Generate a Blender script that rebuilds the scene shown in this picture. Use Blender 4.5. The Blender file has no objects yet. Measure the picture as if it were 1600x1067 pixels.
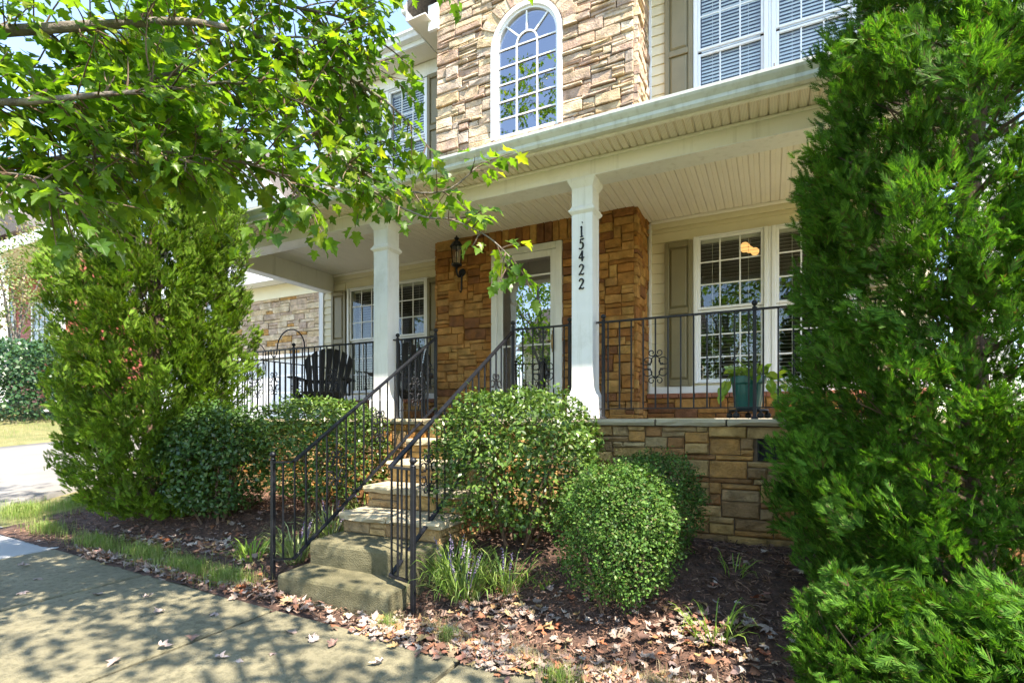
import bpy, bmesh, math, random
import numpy as np
from math import pi, sin, cos, radians, sqrt, atan2, hypot
from mathutils import Vector, Matrix

# ------------------------------------------------------------------ camera, sky, sun, exposure
# Units are metres.  Origin = the photographer's eye, +X along the facade to the right,
# +Y towards the house, Z = 0 is the porch floor (the eye is level with it).
scene = bpy.context.scene
COL = scene.collection
F, CX, CY, YAW = 809.0, 800.0, 654.0, radians(26.6)
cam_d = bpy.data.cameras.new('camera')
cam_d.sensor_width = 36.0
cam_d.lens = 36.0 * F / 1600.0
cam_d.shift_y = (CY - 533.5) / 1600.0
cam_d.clip_start = 0.05
cam_d.clip_end = 600.0
cam = bpy.data.objects.new('camera', cam_d)
cam.location = (0, 0, 0)
cam.rotation_euler = (pi / 2, 0, YAW)
COL.objects.link(cam)
scene.camera = cam

SUN = Vector((0.49, -0.205, 0.845)).normalized()
SUN_EL = math.asin(SUN.z)
SUN_AZ = atan2(SUN.x, SUN.y)
world = bpy.data.worlds.new('World')
scene.world = world
world.use_nodes = True
wn = world.node_tree.nodes
wl = world.node_tree.links
for n_ in list(wn):
    wn.remove(n_)
w_out = wn.new('ShaderNodeOutputWorld')
w_bg = wn.new('ShaderNodeBackground')
w_sky = wn.new('ShaderNodeTexSky')
w_sky.sky_type = 'NISHITA'
w_sky.sun_disc = False
w_sky.sun_elevation = SUN_EL
w_sky.sun_rotation = SUN_AZ
w_sky.air_density = 1.0
w_sky.dust_density = 0.15
w_sky.ozone_density = 1.6
w_bg.inputs['Strength'].default_value = 0.15
w_hs = wn.new('ShaderNodeHueSaturation')      # thin high haze: a little less blue than pure air
w_hs.inputs['Saturation'].default_value = 0.98
wl.new(w_sky.outputs[0], w_hs.inputs['Color'])
wl.new(w_hs.outputs[0], w_bg.inputs['Color'])
wl.new(w_bg.outputs[0], w_out.inputs['Surface'])

sun_d = bpy.data.lights.new('sun', 'SUN')
sun_d.energy = 4.2
sun_d.angle = radians(0.55)
sun_d.color = (1.0, 0.94, 0.84)
sun = bpy.data.objects.new('sun', sun_d)
sun.rotation_euler = SUN.to_track_quat('Z', 'Y').to_euler()
sun.location = (6, -3, 12)
COL.objects.link(sun)

scene.view_settings.view_transform = 'Standard'
scene.view_settings.look = 'None'
scene.view_settings.exposure = 2.1
scene.view_settings.gamma = 1.0
scene.view_settings.use_white_balance = True
scene.view_settings.white_balance_temperature = 6950
scene.view_settings.white_balance_tint = 14
scene.view_settings.use_curve_mapping = False
scene.render.engine = 'CYCLES'
scene.cycles.max_bounces = 9
scene.cycles.diffuse_bounces = 4
scene.cycles.glossy_bounces = 4
scene.cycles.transmission_bounces = 6
scene.cycles.transparent_max_bounces = 16
scene.cycles.caustics_reflective = False
scene.cycles.caustics_refractive = False
scene.cycles.use_denoising = True

rnd = random.Random(15)
rng = np.random.default_rng(77)


def P(u, v, d):
    """a point d metres deep into the view, read off the photograph"""
    l = (u - CX) / F * d
    return Vector((l * cos(YAW) - d * sin(YAW), l * sin(YAW) + d * cos(YAW), (CY - v) / F * d))


# ------------------------------------------------------------------ ground heights
def smooth(t):
    t = np.clip(t, 0, 1)
    return t * t * (3 - 2 * t)


def zs(x):
    return -1.35 + 0.025 * np.clip(-2.5 - np.asarray(x, float), 0, 16)


def gh(x, y):
    x = np.asarray(x, float)
    y = np.asarray(y, float)
    z = zs(x)
    bed = 0.34 * smooth((y - 2.55) / 1.5)
    drv = 0.085 * np.clip(y - 2.6, 0, 7)
    w = smooth((-x - 7.2) / 1.6)
    z = z + bed * (1 - w) + drv * w
    bank = 0.16 * np.clip(-17.2 - x, 0, 5.5) * smooth((y - 1) / 3)
    return z + bank


# ------------------------------------------------------------------ materials
def lin(c):
    return tuple(((v / 255.0) / 12.92 if v <= 10 else (((v / 255.0) + 0.055) / 1.055) ** 2.4) for v in c)


def _new(name):
    m = bpy.data.materials.new(name)
    m.use_nodes = True
    nt = m.node_tree
    for n in list(nt.nodes):
        nt.nodes.remove(n)
    return m, nt.nodes, nt.links


def _noise(N, L, vec, scale, detail=5.0, rough=0.6):
    n = N.new('ShaderNodeTexNoise')
    n.inputs['Scale'].default_value = scale
    n.inputs['Detail'].default_value = detail
    n.inputs['Roughness'].default_value = rough
    L.new(vec, n.inputs['Vector'])
    return n


def _coords(N, L, world_space=False):
    """object coordinates shifted by a random amount per object"""
    if world_space:
        g = N.new('ShaderNodeNewGeometry')
        return g.outputs['Position']
    tc = N.new('ShaderNodeTexCoord')
    oi = N.new('ShaderNodeObjectInfo')
    mul = N.new('ShaderNodeMath'); mul.operation = 'MULTIPLY'; mul.inputs[1].default_value = 57.0
    L.new(oi.outputs['Random'], mul.inputs[0])
    add = N.new('ShaderNodeVectorMath'); add.operation = 'ADD'
    L.new(tc.outputs['Object'], add.inputs[0])
    L.new(mul.outputs[0], add.inputs[1])
    return add.outputs[0]


def mat(name, col, rough=0.6, var=0.15, scale=6.0, bump=0.0, bscale=40.0, metal=0.0, spec=0.5,
        col2=None, world_space=False, grime=None, coat=0.0, streak=None):
    m, N, L = _new(name)
    out = N.new('ShaderNodeOutputMaterial')
    b = N.new('ShaderNodeBsdfPrincipled')
    b.inputs['Roughness'].default_value = rough
    b.inputs['Metallic'].default_value = metal
    b.inputs['Specular IOR Level'].default_value = spec
    b.inputs['Coat Weight'].default_value = coat
    vec = _coords(N, L, world_space)
    nz = _noise(N, L, vec, scale)
    r = N.new('ShaderNodeValToRGB')
    c2 = col2 if col2 is not None else tuple(v * (1 - var) for v in col)
    c1 = col if col2 is not None else tuple(min(1, v * (1 + var)) for v in col)
    r.color_ramp.elements[0].position = 0.32
    r.color_ramp.elements[1].position = 0.68
    r.color_ramp.elements[0].color = (*c2, 1)
    r.color_ramp.elements[1].color = (*c1, 1)
    L.new(nz.outputs['Fac'], r.inputs['Fac'])
    cs = r.outputs['Color']
    if grime is not None:
        g2 = _noise(N, L, vec, grime[1], 8.0, 0.7)
        gr = N.new('ShaderNodeValToRGB')
        gr.color_ramp.elements[0].position = grime[2]
        gr.color_ramp.elements[1].position = grime[3]
        L.new(g2.outputs['Fac'], gr.inputs['Fac'])
        mx = N.new('ShaderNodeMix'); mx.data_type = 'RGBA'
        L.new(gr.outputs['Color'], mx.inputs['Factor'])
        L.new(cs, mx.inputs['A'])
        mx.inputs['B'].default_value = (*grime[0], 1)
        cs = mx.outputs['Result']
    if streak is not None:                      # rain streaks: noise stretched down the wall
        g3 = N.new('ShaderNodeNewGeometry')
        mp_ = N.new('ShaderNodeMapping')
        mp_.inputs['Scale'].default_value = (1, 1, .06)
        L.new(g3.outputs['Position'], mp_.inputs['Vector'])
        sn = _noise(N, L, mp_.outputs['Vector'], streak[1], 6.0, 0.65)
        sr = N.new('ShaderNodeValToRGB')
        sr.color_ramp.elements[0].position = streak[2]
        sr.color_ramp.elements[1].position = streak[3]
        L.new(sn.outputs['Fac'], sr.inputs['Fac'])
        sx = N.new('ShaderNodeMix'); sx.data_type = 'RGBA'
        L.new(sr.outputs['Color'], sx.inputs['Factor'])
        L.new(cs, sx.inputs['A'])
        sx.inputs['B'].default_value = (*streak[0], 1)
        cs = sx.outputs['Result']
    L.new(cs, b.inputs['Base Color'])
    if bump:
        bn = _noise(N, L, vec, bscale, 6.0, 0.65)
        bp = N.new('ShaderNodeBump')
        bp.inputs['Strength'].default_value = bump
        bp.inputs['Distance'].default_value = 0.02
        L.new(bn.outputs['Fac'], bp.inputs['Height'])
        L.new(bp.outputs['Normal'], b.inputs['Normal'])
    L.new(b.outputs[0], out.inputs['Surface'])
    return m


def ramp_mat(name, cols, rough=0.5, trans=0.0, spec=0.4, trans_tint=(1.15, 1.25, 0.5), per='island', noise=0.0):
    """one colour per leaf / chip, picked from a list; some light comes through thin leaves"""
    m, N, L = _new(name)
    out = N.new('ShaderNodeOutputMaterial')
    b = N.new('ShaderNodeBsdfPrincipled')
    b.inputs['Roughness'].default_value = rough
    b.inputs['Specular IOR Level'].default_value = spec
    if per == 'island':
        g = N.new('ShaderNodeNewGeometry')
        rv = g.outputs['Random Per Island']
    else:
        g = N.new('ShaderNodeObjectInfo')
        rv = g.outputs['Random']
    r = N.new('ShaderNodeValToRGB')
    els = r.color_ramp.elements
    while len(els) < len(cols):
        els.new(0.5)
    for i, c in enumerate(cols):
        els[i].position = i / (len(cols) - 1)
        els[i].color = (*c, 1)
    L.new(rv, r.inputs['Fac'])
    cs = r.outputs['Color']
    if noise:
        geo = N.new('ShaderNodeNewGeometry')
        nz = _noise(N, L, geo.outputs['Position'], noise, 3.0)
        hs = N.new('ShaderNodeHueSaturation')
        mr = N.new('ShaderNodeMapRange')
        mr.inputs['From Min'].default_value = 0.3
        mr.inputs['From Max'].default_value = 0.7
        mr.inputs['To Min'].default_value = 0.72
        mr.inputs['To Max'].default_value = 1.3
        L.new(nz.outputs['Fac'], mr.inputs['Value'])
        L.new(mr.outputs['Result'], hs.inputs['Value'])
        L.new(cs, hs.inputs['Color'])
        cs = hs.outputs['Color']
    L.new(cs, b.inputs['Base Color'])
    if trans:
        t = N.new('ShaderNodeBsdfTranslucent')
        tm = N.new('ShaderNodeMix'); tm.data_type = 'RGBA'; tm.blend_type = 'MULTIPLY'
        tm.inputs['Factor'].default_value = 1.0
        L.new(cs, tm.inputs['A'])
        tm.inputs['B'].default_value = (*trans_tint, 1)
        L.new(tm.outputs['Result'], t.inputs['Color'])
        mx = N.new('ShaderNodeMixShader')
        mx.inputs['Fac'].default_value = trans
        L.new(b.outputs[0], mx.inputs[1])
        L.new(t.outputs[0], mx.inputs[2])
        L.new(mx.outputs[0], out.inputs['Surface'])
    else:
        L.new(b.outputs[0], out.inputs['Surface'])
    return m


def glass_mat(name, tint=(0.9, 0.93, 0.92), boost=1.6, base=0.06, wobble=0.02):
    m, N, L = _new(name)
    out = N.new('ShaderNodeOutputMaterial')
    tr = N.new('ShaderNodeBsdfTransparent'); tr.inputs['Color'].default_value = (*tint, 1)
    gl = N.new('ShaderNodeBsdfGlossy'); gl.inputs['Roughness'].default_value = 0.004
    gl.inputs['Color'].default_value = (0.95, 0.97, 1.0, 1)
    fr = N.new('ShaderNodeLayerWeight')
    pw = N.new('ShaderNodeMath'); pw.operation = 'POWER'; pw.inputs[1].default_value = 5.0
    L.new(fr.outputs['Facing'], pw.inputs[0])
    mu = N.new('ShaderNodeMath'); mu.operation = 'MULTIPLY_ADD'
    mu.inputs[1].default_value = .8 * boost
    mu.inputs[2].default_value = .045 * boost + base
    mu.use_clamp = True
    tc = N.new('ShaderNodeTexCoord')
    nz = _noise(N, L, tc.outputs['Object'], 3.0, 1.0)
    bp = N.new('ShaderNodeBump'); bp.inputs['Strength'].default_value = wobble; bp.inputs['Distance'].default_value = 0.05
    L.new(nz.outputs['Fac'], bp.inputs['Height'])
    L.new(bp.outputs['Normal'], gl.inputs['Normal'])
    L.new(pw.outputs[0], mu.inputs[0])
    mx = N.new('ShaderNodeMixShader')
    L.new(mu.outputs[0], mx.inputs['Fac'])
    L.new(tr.outputs[0], mx.inputs[1])
    L.new(gl.outputs[0], mx.inputs[2])
    L.new(mx.outputs[0], out.inputs['Surface'])
    return m


def glow_mat(name, col, strength):
    m, N, L = _new(name)
    out = N.new('ShaderNodeOutputMaterial')
    e = N.new('ShaderNodeEmission')
    e.inputs['Color'].default_value = (*col, 1)
    e.inputs['Strength'].default_value = strength
    L.new(e.outputs[0], out.inputs['Surface'])
    return m


def vented_mat(name, col):
    """painted vinyl soffit with rows of tiny punched holes"""
    m, N, L = _new(name)
    out = N.new('ShaderNodeOutputMaterial')
    b = N.new('ShaderNodeBsdfPrincipled'); b.inputs['Roughness'].default_value = 0.45
    g = N.new('ShaderNodeNewGeometry')
    v = N.new('ShaderNodeTexVoronoi'); v.inputs['Scale'].default_value = 95.0
    v.inputs['Randomness'].default_value = 0.0
    L.new(g.outputs['Position'], v.inputs['Vector'])
    r = N.new('ShaderNodeValToRGB')
    r.color_ramp.elements[0].position = 0.2
    r.color_ramp.elements[1].position = 0.32
    r.color_ramp.elements[0].color = (*(c * 0.3 for c in col), 1)
    r.color_ramp.elements[1].color = (*col, 1)
    L.new(v.outputs['Distance'], r.inputs['Fac'])
    L.new(r.outputs['Color'], b.inputs['Base Color'])
    L.new(b.outputs[0], out.inputs['Surface'])
    return m


def stone_mat(name, c, rust):
    m = mat(name, tuple(v * 1.12 for v in c), 0.88, 0, 8.0, 1.0, 42.0, spec=0.2, col2=tuple(v * 0.5 for v in c),
            grime=(rust, 5.0, 0.48, 0.74))
    return m


M = {}
M['white'] = mat('white_trim_paint', (0.8, 0.81, 0.8), 0.45, 0.05, 3.0, 0.05, 30, grime=((0.5, 0.5, 0.44), 1.6, 0.55, 0.95), streak=((0.55, 0.55, 0.5), 16, .54, .88))
M['vinyl'] = mat('white_vinyl', (0.8, 0.81, 0.8), 0.4, 0.03, 4.0)
M['cream'] = mat('cream_siding_paint', (0.76, 0.69, 0.48), 0.55, 0.05, 2.0, 0.12, 60)
M['ceiling'] = mat('porch_ceiling_paint', (0.85, 0.81, 0.73), 0.5, 0.04, 2.0)
M['beam'] = mat('beam_paint', (0.82, 0.81, 0.74), 0.5, 0.05, 1.5, grime=((0.6, 0.58, 0.5), 1.5, 0.55, 0.9), streak=((.5, .48, .4), 9, .55, .85))
M['gutter'] = mat('gutter_enamel', (0.62, 0.66, 0.62), 0.3, 0.06, 1.5, grime=((0.38, 0.42, 0.38), 2.0, 0.5, 0.9), streak=((.38, .40, .34), 14, .5, .8))
M['soffit'] = vented_mat('vented_soffit', (0.8, 0.74, 0.62))
M['shutter'] = mat('olive_taupe_shutter_paint', (0.215, 0.182, 0.095), 0.5, 0.07, 4.0, 0.06, 50)
M['iron'] = mat('black_wrought_iron', (0.008, 0.009, 0.012), 0.42, 0.3, 20.0, 0.15, 120, spec=0.35)
M['black_plastic'] = mat('black_poly_lumber', (0.016, 0.014, 0.013), 0.45, 0.3, 9.0, 0.2, 80)
M['mortar'] = mat('mortar_joint', (0.15, 0.11, 0.07), 0.95, 0.3, 20.0, 0.5, 90)
M['mortar_pale'] = mat('pale_mortar_joint', (0.2, 0.16, 0.115), 0.95, 0.3, 20.0, 0.5, 90)
M['cap'] = mat('sandstone_cap', (0.46, 0.39, 0.25), 0.8, 0, 4.0, 0.45, 25, col2=(0.33, 0.29, 0.2), grime=((0.26, 0.25, 0.19), 5, 0.5, 0.8))
M['brick'] = mat('red_brick_sill', (0.30, 0.115, 0.06), 0.8, 0.25, 9.0, 0.4, 60)
M['concrete_step'] = mat('mossy_concrete', (0.22, 0.20, 0.11), 0.9, 0, 6.0, 1.0, 110, col2=(0.115, 0.105, 0.05), grime=((0.055, 0.055, 0.022), 5, 0.45, 0.75))
M['sidewalk'] = mat('old_sidewalk_concrete', (0.25, 0.228, 0.138), 0.92, 0, 2.3, 0.8, 120, col2=(0.165, 0.152, 0.092), world_space=True, grime=((0.10, 0.095, 0.055), 22, 0.47, 0.7))
M['apron'] = mat('new_driveway_concrete', (0.36, 0.37, 0.36), 0.9, 0, 2.0, 0.3, 160, col2=(0.29, 0.30, 0.29), world_space=True)
M['drive'] = mat('driveway_concrete', (0.21, 0.205, 0.185), 0.92, 0, 1.5, 0.3, 160, col2=(0.155, 0.15, 0.135), world_space=True, grime=((0.28, 0.26, 0.2), 2.5, 0.55, 0.85))
M['asphalt'] = mat('asphalt', (0.05, 0.05, 0.052), 0.9, 0.25, 3.0, 0.4, 200, world_space=True)
M['mulch'] = mat('mulch_soil', (0.14, 0.078, 0.052), 0.98, 0, 18.0, 1.0, 70, col2=(0.04, 0.023, 0.017), world_space=True)
M['lawn'] = mat('lawn_soil', (0.17, 0.16, 0.06), 0.95, 0, 2.2, 0.7, 60, col2=(0.085, 0.105, 0.03), world_space=True, grime=((0.27, 0.215, 0.10), 0.7, 0.48, 0.7))
M['bark'] = mat('maple_bark', (0.23, 0.205, 0.17), 0.9, 0, 14.0, 0.8, 50, col2=(0.10, 0.085, 0.07))
M['twig'] = mat('maple_twig', (0.13, 0.085, 0.055), 0.8, 0.3, 14.0)
M['stem'] = mat('shrub_stem', (0.13, 0.085, 0.055), 0.9, 0.3, 14.0, 0.5, 60)
M['glass'] = glass_mat('window_glass', boost=.8, base=0.01, wobble=0.01)
M['glass_up'] = glass_mat('upper_window_glass', boost=.7, base=0.01)
M['arch_glass'] = glass_mat('arched_window_glass', boost=2.4, base=0.2, wobble=0.012)
M['door_glass'] = glass_mat('storm_door_glass', tint=(0.6, 0.6, 0.58), boost=2.0, base=0.24, wobble=0.012)
M['blind'] = mat('blind_slat', (0.88, 0.88, 0.87), 0.5, 0.03)
M['blind_dim'] = mat('taupe_wooden_blind', (0.72, 0.67, 0.57), 0.5, 0.05)
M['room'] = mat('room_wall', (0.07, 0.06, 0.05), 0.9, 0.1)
M['door_paint'] = mat('dark_front_door_paint', (0.045, 0.03, 0.02), 0.4, 0.2, 4)
M['brass'] = mat('aged_brass', (0.36, 0.24, 0.10), 0.35, 0.15, 20, metal=1.0)
M['pot'] = mat('teal_plastic_pot', (0.012, 0.115, 0.095), 0.35, 0.12, 7.0)
M['shingle'] = mat('roof_shingle', (0.09, 0.08, 0.07), 0.95, 0.3, 14, 0.8, 60)
M['dark_mesh'] = mat('vent_screen', (0.012, 0.013, 0.016), 0.6, 0.4, 40, 0.6, 150)
M['lamp_glow'] = glow_mat('lit_amber_globe', (1.0, 0.5, 0.16), 0.42)
M['lantern_glass'] = glass_mat('lantern_glass', tint=(0.9, 0.88, 0.8), boost=1.0, base=0.1)
M['bulb'] = mat('frosted_bulb', (0.8, 0.75, 0.6), 0.3, 0.02)

# stone palettes: ledge stone of the porch base, entry rust with bounce light painted in, tower paled with painted sun
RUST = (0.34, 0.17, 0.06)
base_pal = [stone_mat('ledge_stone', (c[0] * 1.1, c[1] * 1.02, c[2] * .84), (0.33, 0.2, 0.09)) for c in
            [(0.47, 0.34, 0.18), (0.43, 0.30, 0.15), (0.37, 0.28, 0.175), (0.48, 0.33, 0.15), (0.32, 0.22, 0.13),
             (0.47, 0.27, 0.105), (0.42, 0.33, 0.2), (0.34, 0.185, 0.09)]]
entry_pal = [stone_mat('bounce_warmed_rust_stone', tuple(v * 1.22 for v in c), (0.36, 0.15, 0.035)) for c in
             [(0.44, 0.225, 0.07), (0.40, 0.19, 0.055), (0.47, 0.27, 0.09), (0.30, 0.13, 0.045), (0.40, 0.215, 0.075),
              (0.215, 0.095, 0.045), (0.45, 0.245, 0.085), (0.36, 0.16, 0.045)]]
tower_pal = [stone_mat('sun_paled_ledge_stone', tuple(v * 1.24 for v in c), (0.44, 0.32, 0.17)) for c in
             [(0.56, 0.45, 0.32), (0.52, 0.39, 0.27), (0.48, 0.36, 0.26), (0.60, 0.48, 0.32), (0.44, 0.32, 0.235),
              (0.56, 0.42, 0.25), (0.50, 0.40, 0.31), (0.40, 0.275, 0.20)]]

# ------------------------------------------------------------------ mesh helpers
W = {}           # object -> world location used as origin by its children (thing-local builders use 0)


def tag(o, label=None, cat=None, group=None, kind=None):
    if label: o['label'] = label
    if cat: o['category'] = cat
    if group: o['group'] = group
    if kind: o['kind'] = kind
    return o


def thing(name, label, cat, loc=(0, 0, 0), rot=None, group=None):
    o = bpy.data.objects.new(name, None)
    o.empty_display_size = 0.2
    COL.objects.link(o)
    o.location = loc
    W[o] = Vector(loc)
    if rot is not None:
        o.rotation_euler = (0, 0, rot)
        W[o] = Vector((0, 0, 0))     # children are given in the thing's own frame
    return tag(o, label, cat, group)


def place(o, origin, parent):
    COL.objects.link(o)
    if parent is not None:
        o.parent = parent
        o.location = Vector(origin) - W[parent]
    else:
        o.location = origin
    W[o] = Vector(origin)
    return o


class MB:
    def __init__(s):
        s.v = []
        s.f = []

    def add(s, vs, fs):
        n = len(s.v)
        s.v.extend([tuple(q) for q in vs])
        s.f.extend([tuple(i + n for i in q) for q in fs])
        return s

    def box(s, x0, x1, y0, y1, z0, z1, bev=0.0):
        hx, hy, hz = (x1 - x0) / 2, (y1 - y0) / 2, (z1 - z0) / 2
        c = ((x0 + x1) / 2, (y0 + y1) / 2, (z0 + z1) / 2)
        b = min(bev, hx * .49, hy * .49, hz * .49)
        if b <= 0:
            vs = [(x, y, z) for x in (x0, x1) for y in (y0, y1) for z in (z0, z1)]
            return s.add(vs, [(0, 1, 3, 2), (4, 6, 7, 5), (0, 4, 5, 1), (2, 3, 7, 6), (0, 2, 6, 4), (1, 5, 7, 3)])
        vs, ix = [], {}
        for sx in (-1, 1):
            for sy in (-1, 1):
                for sz in (-1, 1):
                    for ax in range(3):
                        ix[(sx, sy, sz, ax)] = len(vs)
                        o = [hx - b, hy - b, hz - b]
                        o[ax] = (hx, hy, hz)[ax]
                        vs.append((c[0] + sx * o[0], c[1] + sy * o[1], c[2] + sz * o[2]))
        fs = []
        for ax in range(3):
            for sg in (-1, 1):
                q = []
                for a, bb in ((-1, -1), (1, -1), (1, 1), (-1, 1)):
                    k = [0, 0, 0]; k[ax] = sg; k[(ax + 1) % 3] = a; k[(ax + 2) % 3] = bb
                    q.append(ix[(*k, ax)])
                fs.append(tuple(q))
        for ax in range(3):
            a1, a2 = (ax + 1) % 3, (ax + 2) % 3
            for s1 in (-1, 1):
                for s2 in (-1, 1):
                    k0 = [0, 0, 0]; k0[a1] = s1; k0[a2] = s2; k0[ax] = -1
                    k1 = list(k0); k1[ax] = 1
                    fs.append((ix[(*k0, a1)], ix[(*k1, a1)], ix[(*k1, a2)], ix[(*k0, a2)]))
        for sx in (-1, 1):
            for sy in (-1, 1):
                for sz in (-1, 1):
                    fs.append((ix[(sx, sy, sz, 0)], ix[(sx, sy, sz, 1)], ix[(sx, sy, sz, 2)]))
        return s.add(vs, fs)

    def prism_x(s, prof, x0, x1):
        """closed (y, z) outline swept along x"""
        n = len(prof)
        vs = [(x0, y, z) for y, z in prof] + [(x1, y, z) for y, z in prof]
        fs = [(i, (i + 1) % n, n + (i + 1) % n, n + i) for i in range(n)]
        fs += [tuple(range(n)), tuple(range(2 * n - 1, n - 1, -1))]
        return s.add(vs, fs)

    def prism_y(s, prof, y0, y1):
        """closed (x, z) outline swept along y"""
        n = len(prof)
        vs = [(x, y0, z) for x, z in prof] + [(x, y1, z) for x, z in prof]
        fs = [(i, (i + 1) % n, n + (i + 1) % n, n + i) for i in range(n)]
        fs += [tuple(range(n)), tuple(range(2 * n - 1, n - 1, -1))]
        return s.add(vs, fs)

    def tube(s, pts, r, n=6, close=False):
        pts = [Vector(p) for p in pts]
        rr = r if isinstance(r, (list, tuple)) else [r] * len(pts)
        k = len(pts)
        up = None
        vs, fs = [], []
        for i, p in enumerate(pts):
            t = (pts[min(i + 1, k - 1)] - pts[max(i - 1, 0)])
            t = t.normalized() if t.length > 1e-9 else Vector((0, 0, 1))
            if up is None:
                up = Vector((0, 0, 1)) if abs(t.z) < 0.9 else Vector((1, 0, 0))
            a = (up - t * up.dot(t))
            a = a.normalized() if a.length > 1e-6 else t.orthogonal().normalized()
            b = t.cross(a)
            up = a
            for j in range(n):
                an = 2 * pi * j / n + pi / n
                vs.append(p + (a * cos(an) + b * sin(an)) * rr[i])
        for i in range(k - 1):
            for j in range(n):
                fs.append((i * n + j, i * n + (j + 1) % n, (i + 1) * n + (j + 1) % n, (i + 1) * n + j))
        fs.append(tuple(range(n - 1, -1, -1)))
        fs.append(tuple(range((k - 1) * n, k * n)))
        return s.add(vs, fs)

    def lathe(s, prof, c=(0, 0, 0), n=16):
        vs, fs = [], []
        for r, z in prof:
            for j in range(n):
                a = 2 * pi * j / n
                vs.append((c[0] + r * cos(a), c[1] + r * sin(a), c[2] + z))
        for i in range(len(prof) - 1):
            for j in range(n):
                fs.append((i * n + j, i * n + (j + 1) % n, (i + 1) * n + (j + 1) % n, (i + 1) * n + j))
        fs.append(tuple(range(n - 1, -1, -1)))
        fs.append(tuple(range((len(prof) - 1) * n, len(prof) * n)))
        return s.add(vs, fs)

    def square_loft(s, prof, c):
        """square section post: list of (half width, z)"""
        vs, fs = [], []
        for h, z in prof:
            vs += [(c[0] - h, c[1] - h, z), (c[0] + h, c[1] - h, z), (c[0] + h, c[1] + h, z), (c[0] - h, c[1] + h, z)]
        for i in range(len(prof) - 1):
            for j in range(4):
                fs.append((i * 4 + j, i * 4 + (j + 1) % 4, (i + 1) * 4 + (j + 1) % 4, (i + 1) * 4 + j))
        fs.append((3, 2, 1, 0))
        k = (len(prof) - 1) * 4
        fs.append((k, k + 1, k + 2, k + 3))
        return s.add(vs, fs)

    def mesh(s, name, m, origin=(0, 0, 0), smooth_=False, recalc=True):
        me = bpy.data.meshes.new(name)
        o = Vector(origin)
        me.from_pydata([tuple(Vector(q) - o) for q in s.v], [], s.f)
        if recalc:
            bm = bmesh.new()
            bm.from_mesh(me)
            bmesh.ops.recalc_face_normals(bm, faces=bm.faces)
            bm.to_mesh(me)
            bm.free()
        if smooth_:
            me.polygons.foreach_set('use_smooth', [True] * len(me.polygons))
        if m is not None:
            me.materials.append(m)
        return me

    def build(s, name, m, parent=None, smooth_=False, origin=None, recalc=True):
        a = np.array(s.v)
        if origin is None:
            lo, hi = a.min(0), a.max(0)
            origin = ((lo[0] + hi[0]) / 2, (lo[1] + hi[1]) / 2, lo[2])
        me = s.mesh(name, m, origin, smooth_, recalc)
        return place(bpy.data.objects.new(name, me), origin, parent)


def np_object(name, V, Fc, m, parent=None, origin=None, smooth_=False):
    """many vertices and equal sized faces from numpy arrays, as one object"""
    V = np.asarray(V, np.float32)
    Fc = np.asarray(Fc, np.int32)
    if origin is None:
        lo, hi = V.min(0), V.max(0)
        origin = (float((lo[0] + hi[0]) / 2), float((lo[1] + hi[1]) / 2), float(lo[2]))
    V = V - np.array(origin, np.float32)
    me = bpy.data.meshes.new(name)
    nf, k = Fc.shape
    me.vertices.add(len(V))
    me.vertices.foreach_set('co', V.ravel())
    me.loops.add(nf * k)
    me.loops.foreach_set('vertex_index', Fc.ravel())
    me.polygons.add(nf)
    me.polygons.foreach_set('loop_start', np.arange(0, nf * k, k, dtype=np.int32))
    me.polygons.foreach_set('loop_total', np.full(nf, k, np.int32))
    if smooth_:
        me.polygons.foreach_set('use_smooth', np.ones(nf, bool))
    me.update(calc_edges=True)
    me.materials.append(m)
    return place(bpy.data.objects.new(name, me), origin, parent)


def basis(axis, normal):
    """rows of rotation matrices taking local x,y,z to side, axis, normal"""
    a = axis / np.maximum(np.linalg.norm(axis, axis=1, keepdims=True), 1e-9)
    n = normal - a * (normal * a).sum(1, keepdims=True)
    n = n / np.maximum(np.linalg.norm(n, axis=1, keepdims=True), 1e-9)
    x = np.cross(a, n)
    return np.stack([x, a, n], axis=2)          # columns


def scatter(proto_v, proto_f, pos, axis, normal, scale):
    R = basis(axis, normal)
    sv = np.asarray(proto_v)[None, :, :] * np.asarray(scale).reshape(-1, 1, 1)
    V = np.einsum('nij,nkj->nki', R, sv) + pos[:, None, :]
    k = len(proto_v)
    N = len(pos)
    Fc = np.asarray(proto_f)[None, :, :] + (np.arange(N) * k)[:, None, None]
    return V.reshape(-1, 3), Fc.reshape(-1, Fc.shape[2])


def unit(a):
    return a / np.maximum(np.linalg.norm(a, axis=-1, keepdims=True), 1e-9)

# ================================================================== THE GROUND
def sheet(name, xs, ys, zf, m, kind='structure', lift=0.0):
    X, Y = np.meshgrid(xs, ys)
    Z = zf(X, Y) + lift
    V = np.stack([X.ravel(), Y.ravel(), Z.ravel()], 1)
    nx = len(xs)
    i, j = np.meshgrid(np.arange(nx - 1), np.arange(len(ys) - 1))
    a = (j * nx + i).ravel()
    Fc = np.stack([a, a + 1, a + nx + 1, a + nx], 1)
    o = np_object(name, V, Fc, m, smooth_=True)
    return tag(o, kind=kind)


def axis_pts(*segs):
    out = []
    for a, b, st in segs:
        n = max(1, int(round((b - a) / st)))
        out += [a + (b - a) * i / n for i in range(n)]
    out.append(segs[-1][1])
    return np.array(out)


tag(sheet('ground', axis_pts((-220, -40, 12), (-40, -10, 1.0), (-10, 8, .5), (8, 220, 12)),
          axis_pts((-220, -4, 12), (-4, 16, .5), (16, 220, 12)),
          lambda x, y: gh(x, y) - 0.05 * smooth((y + 3) / 1.0) - 0.2 * (1 - smooth((y + 3) / 1.0)), M['lawn']),
    'dry patchy lawn around the house and across the street')


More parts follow.
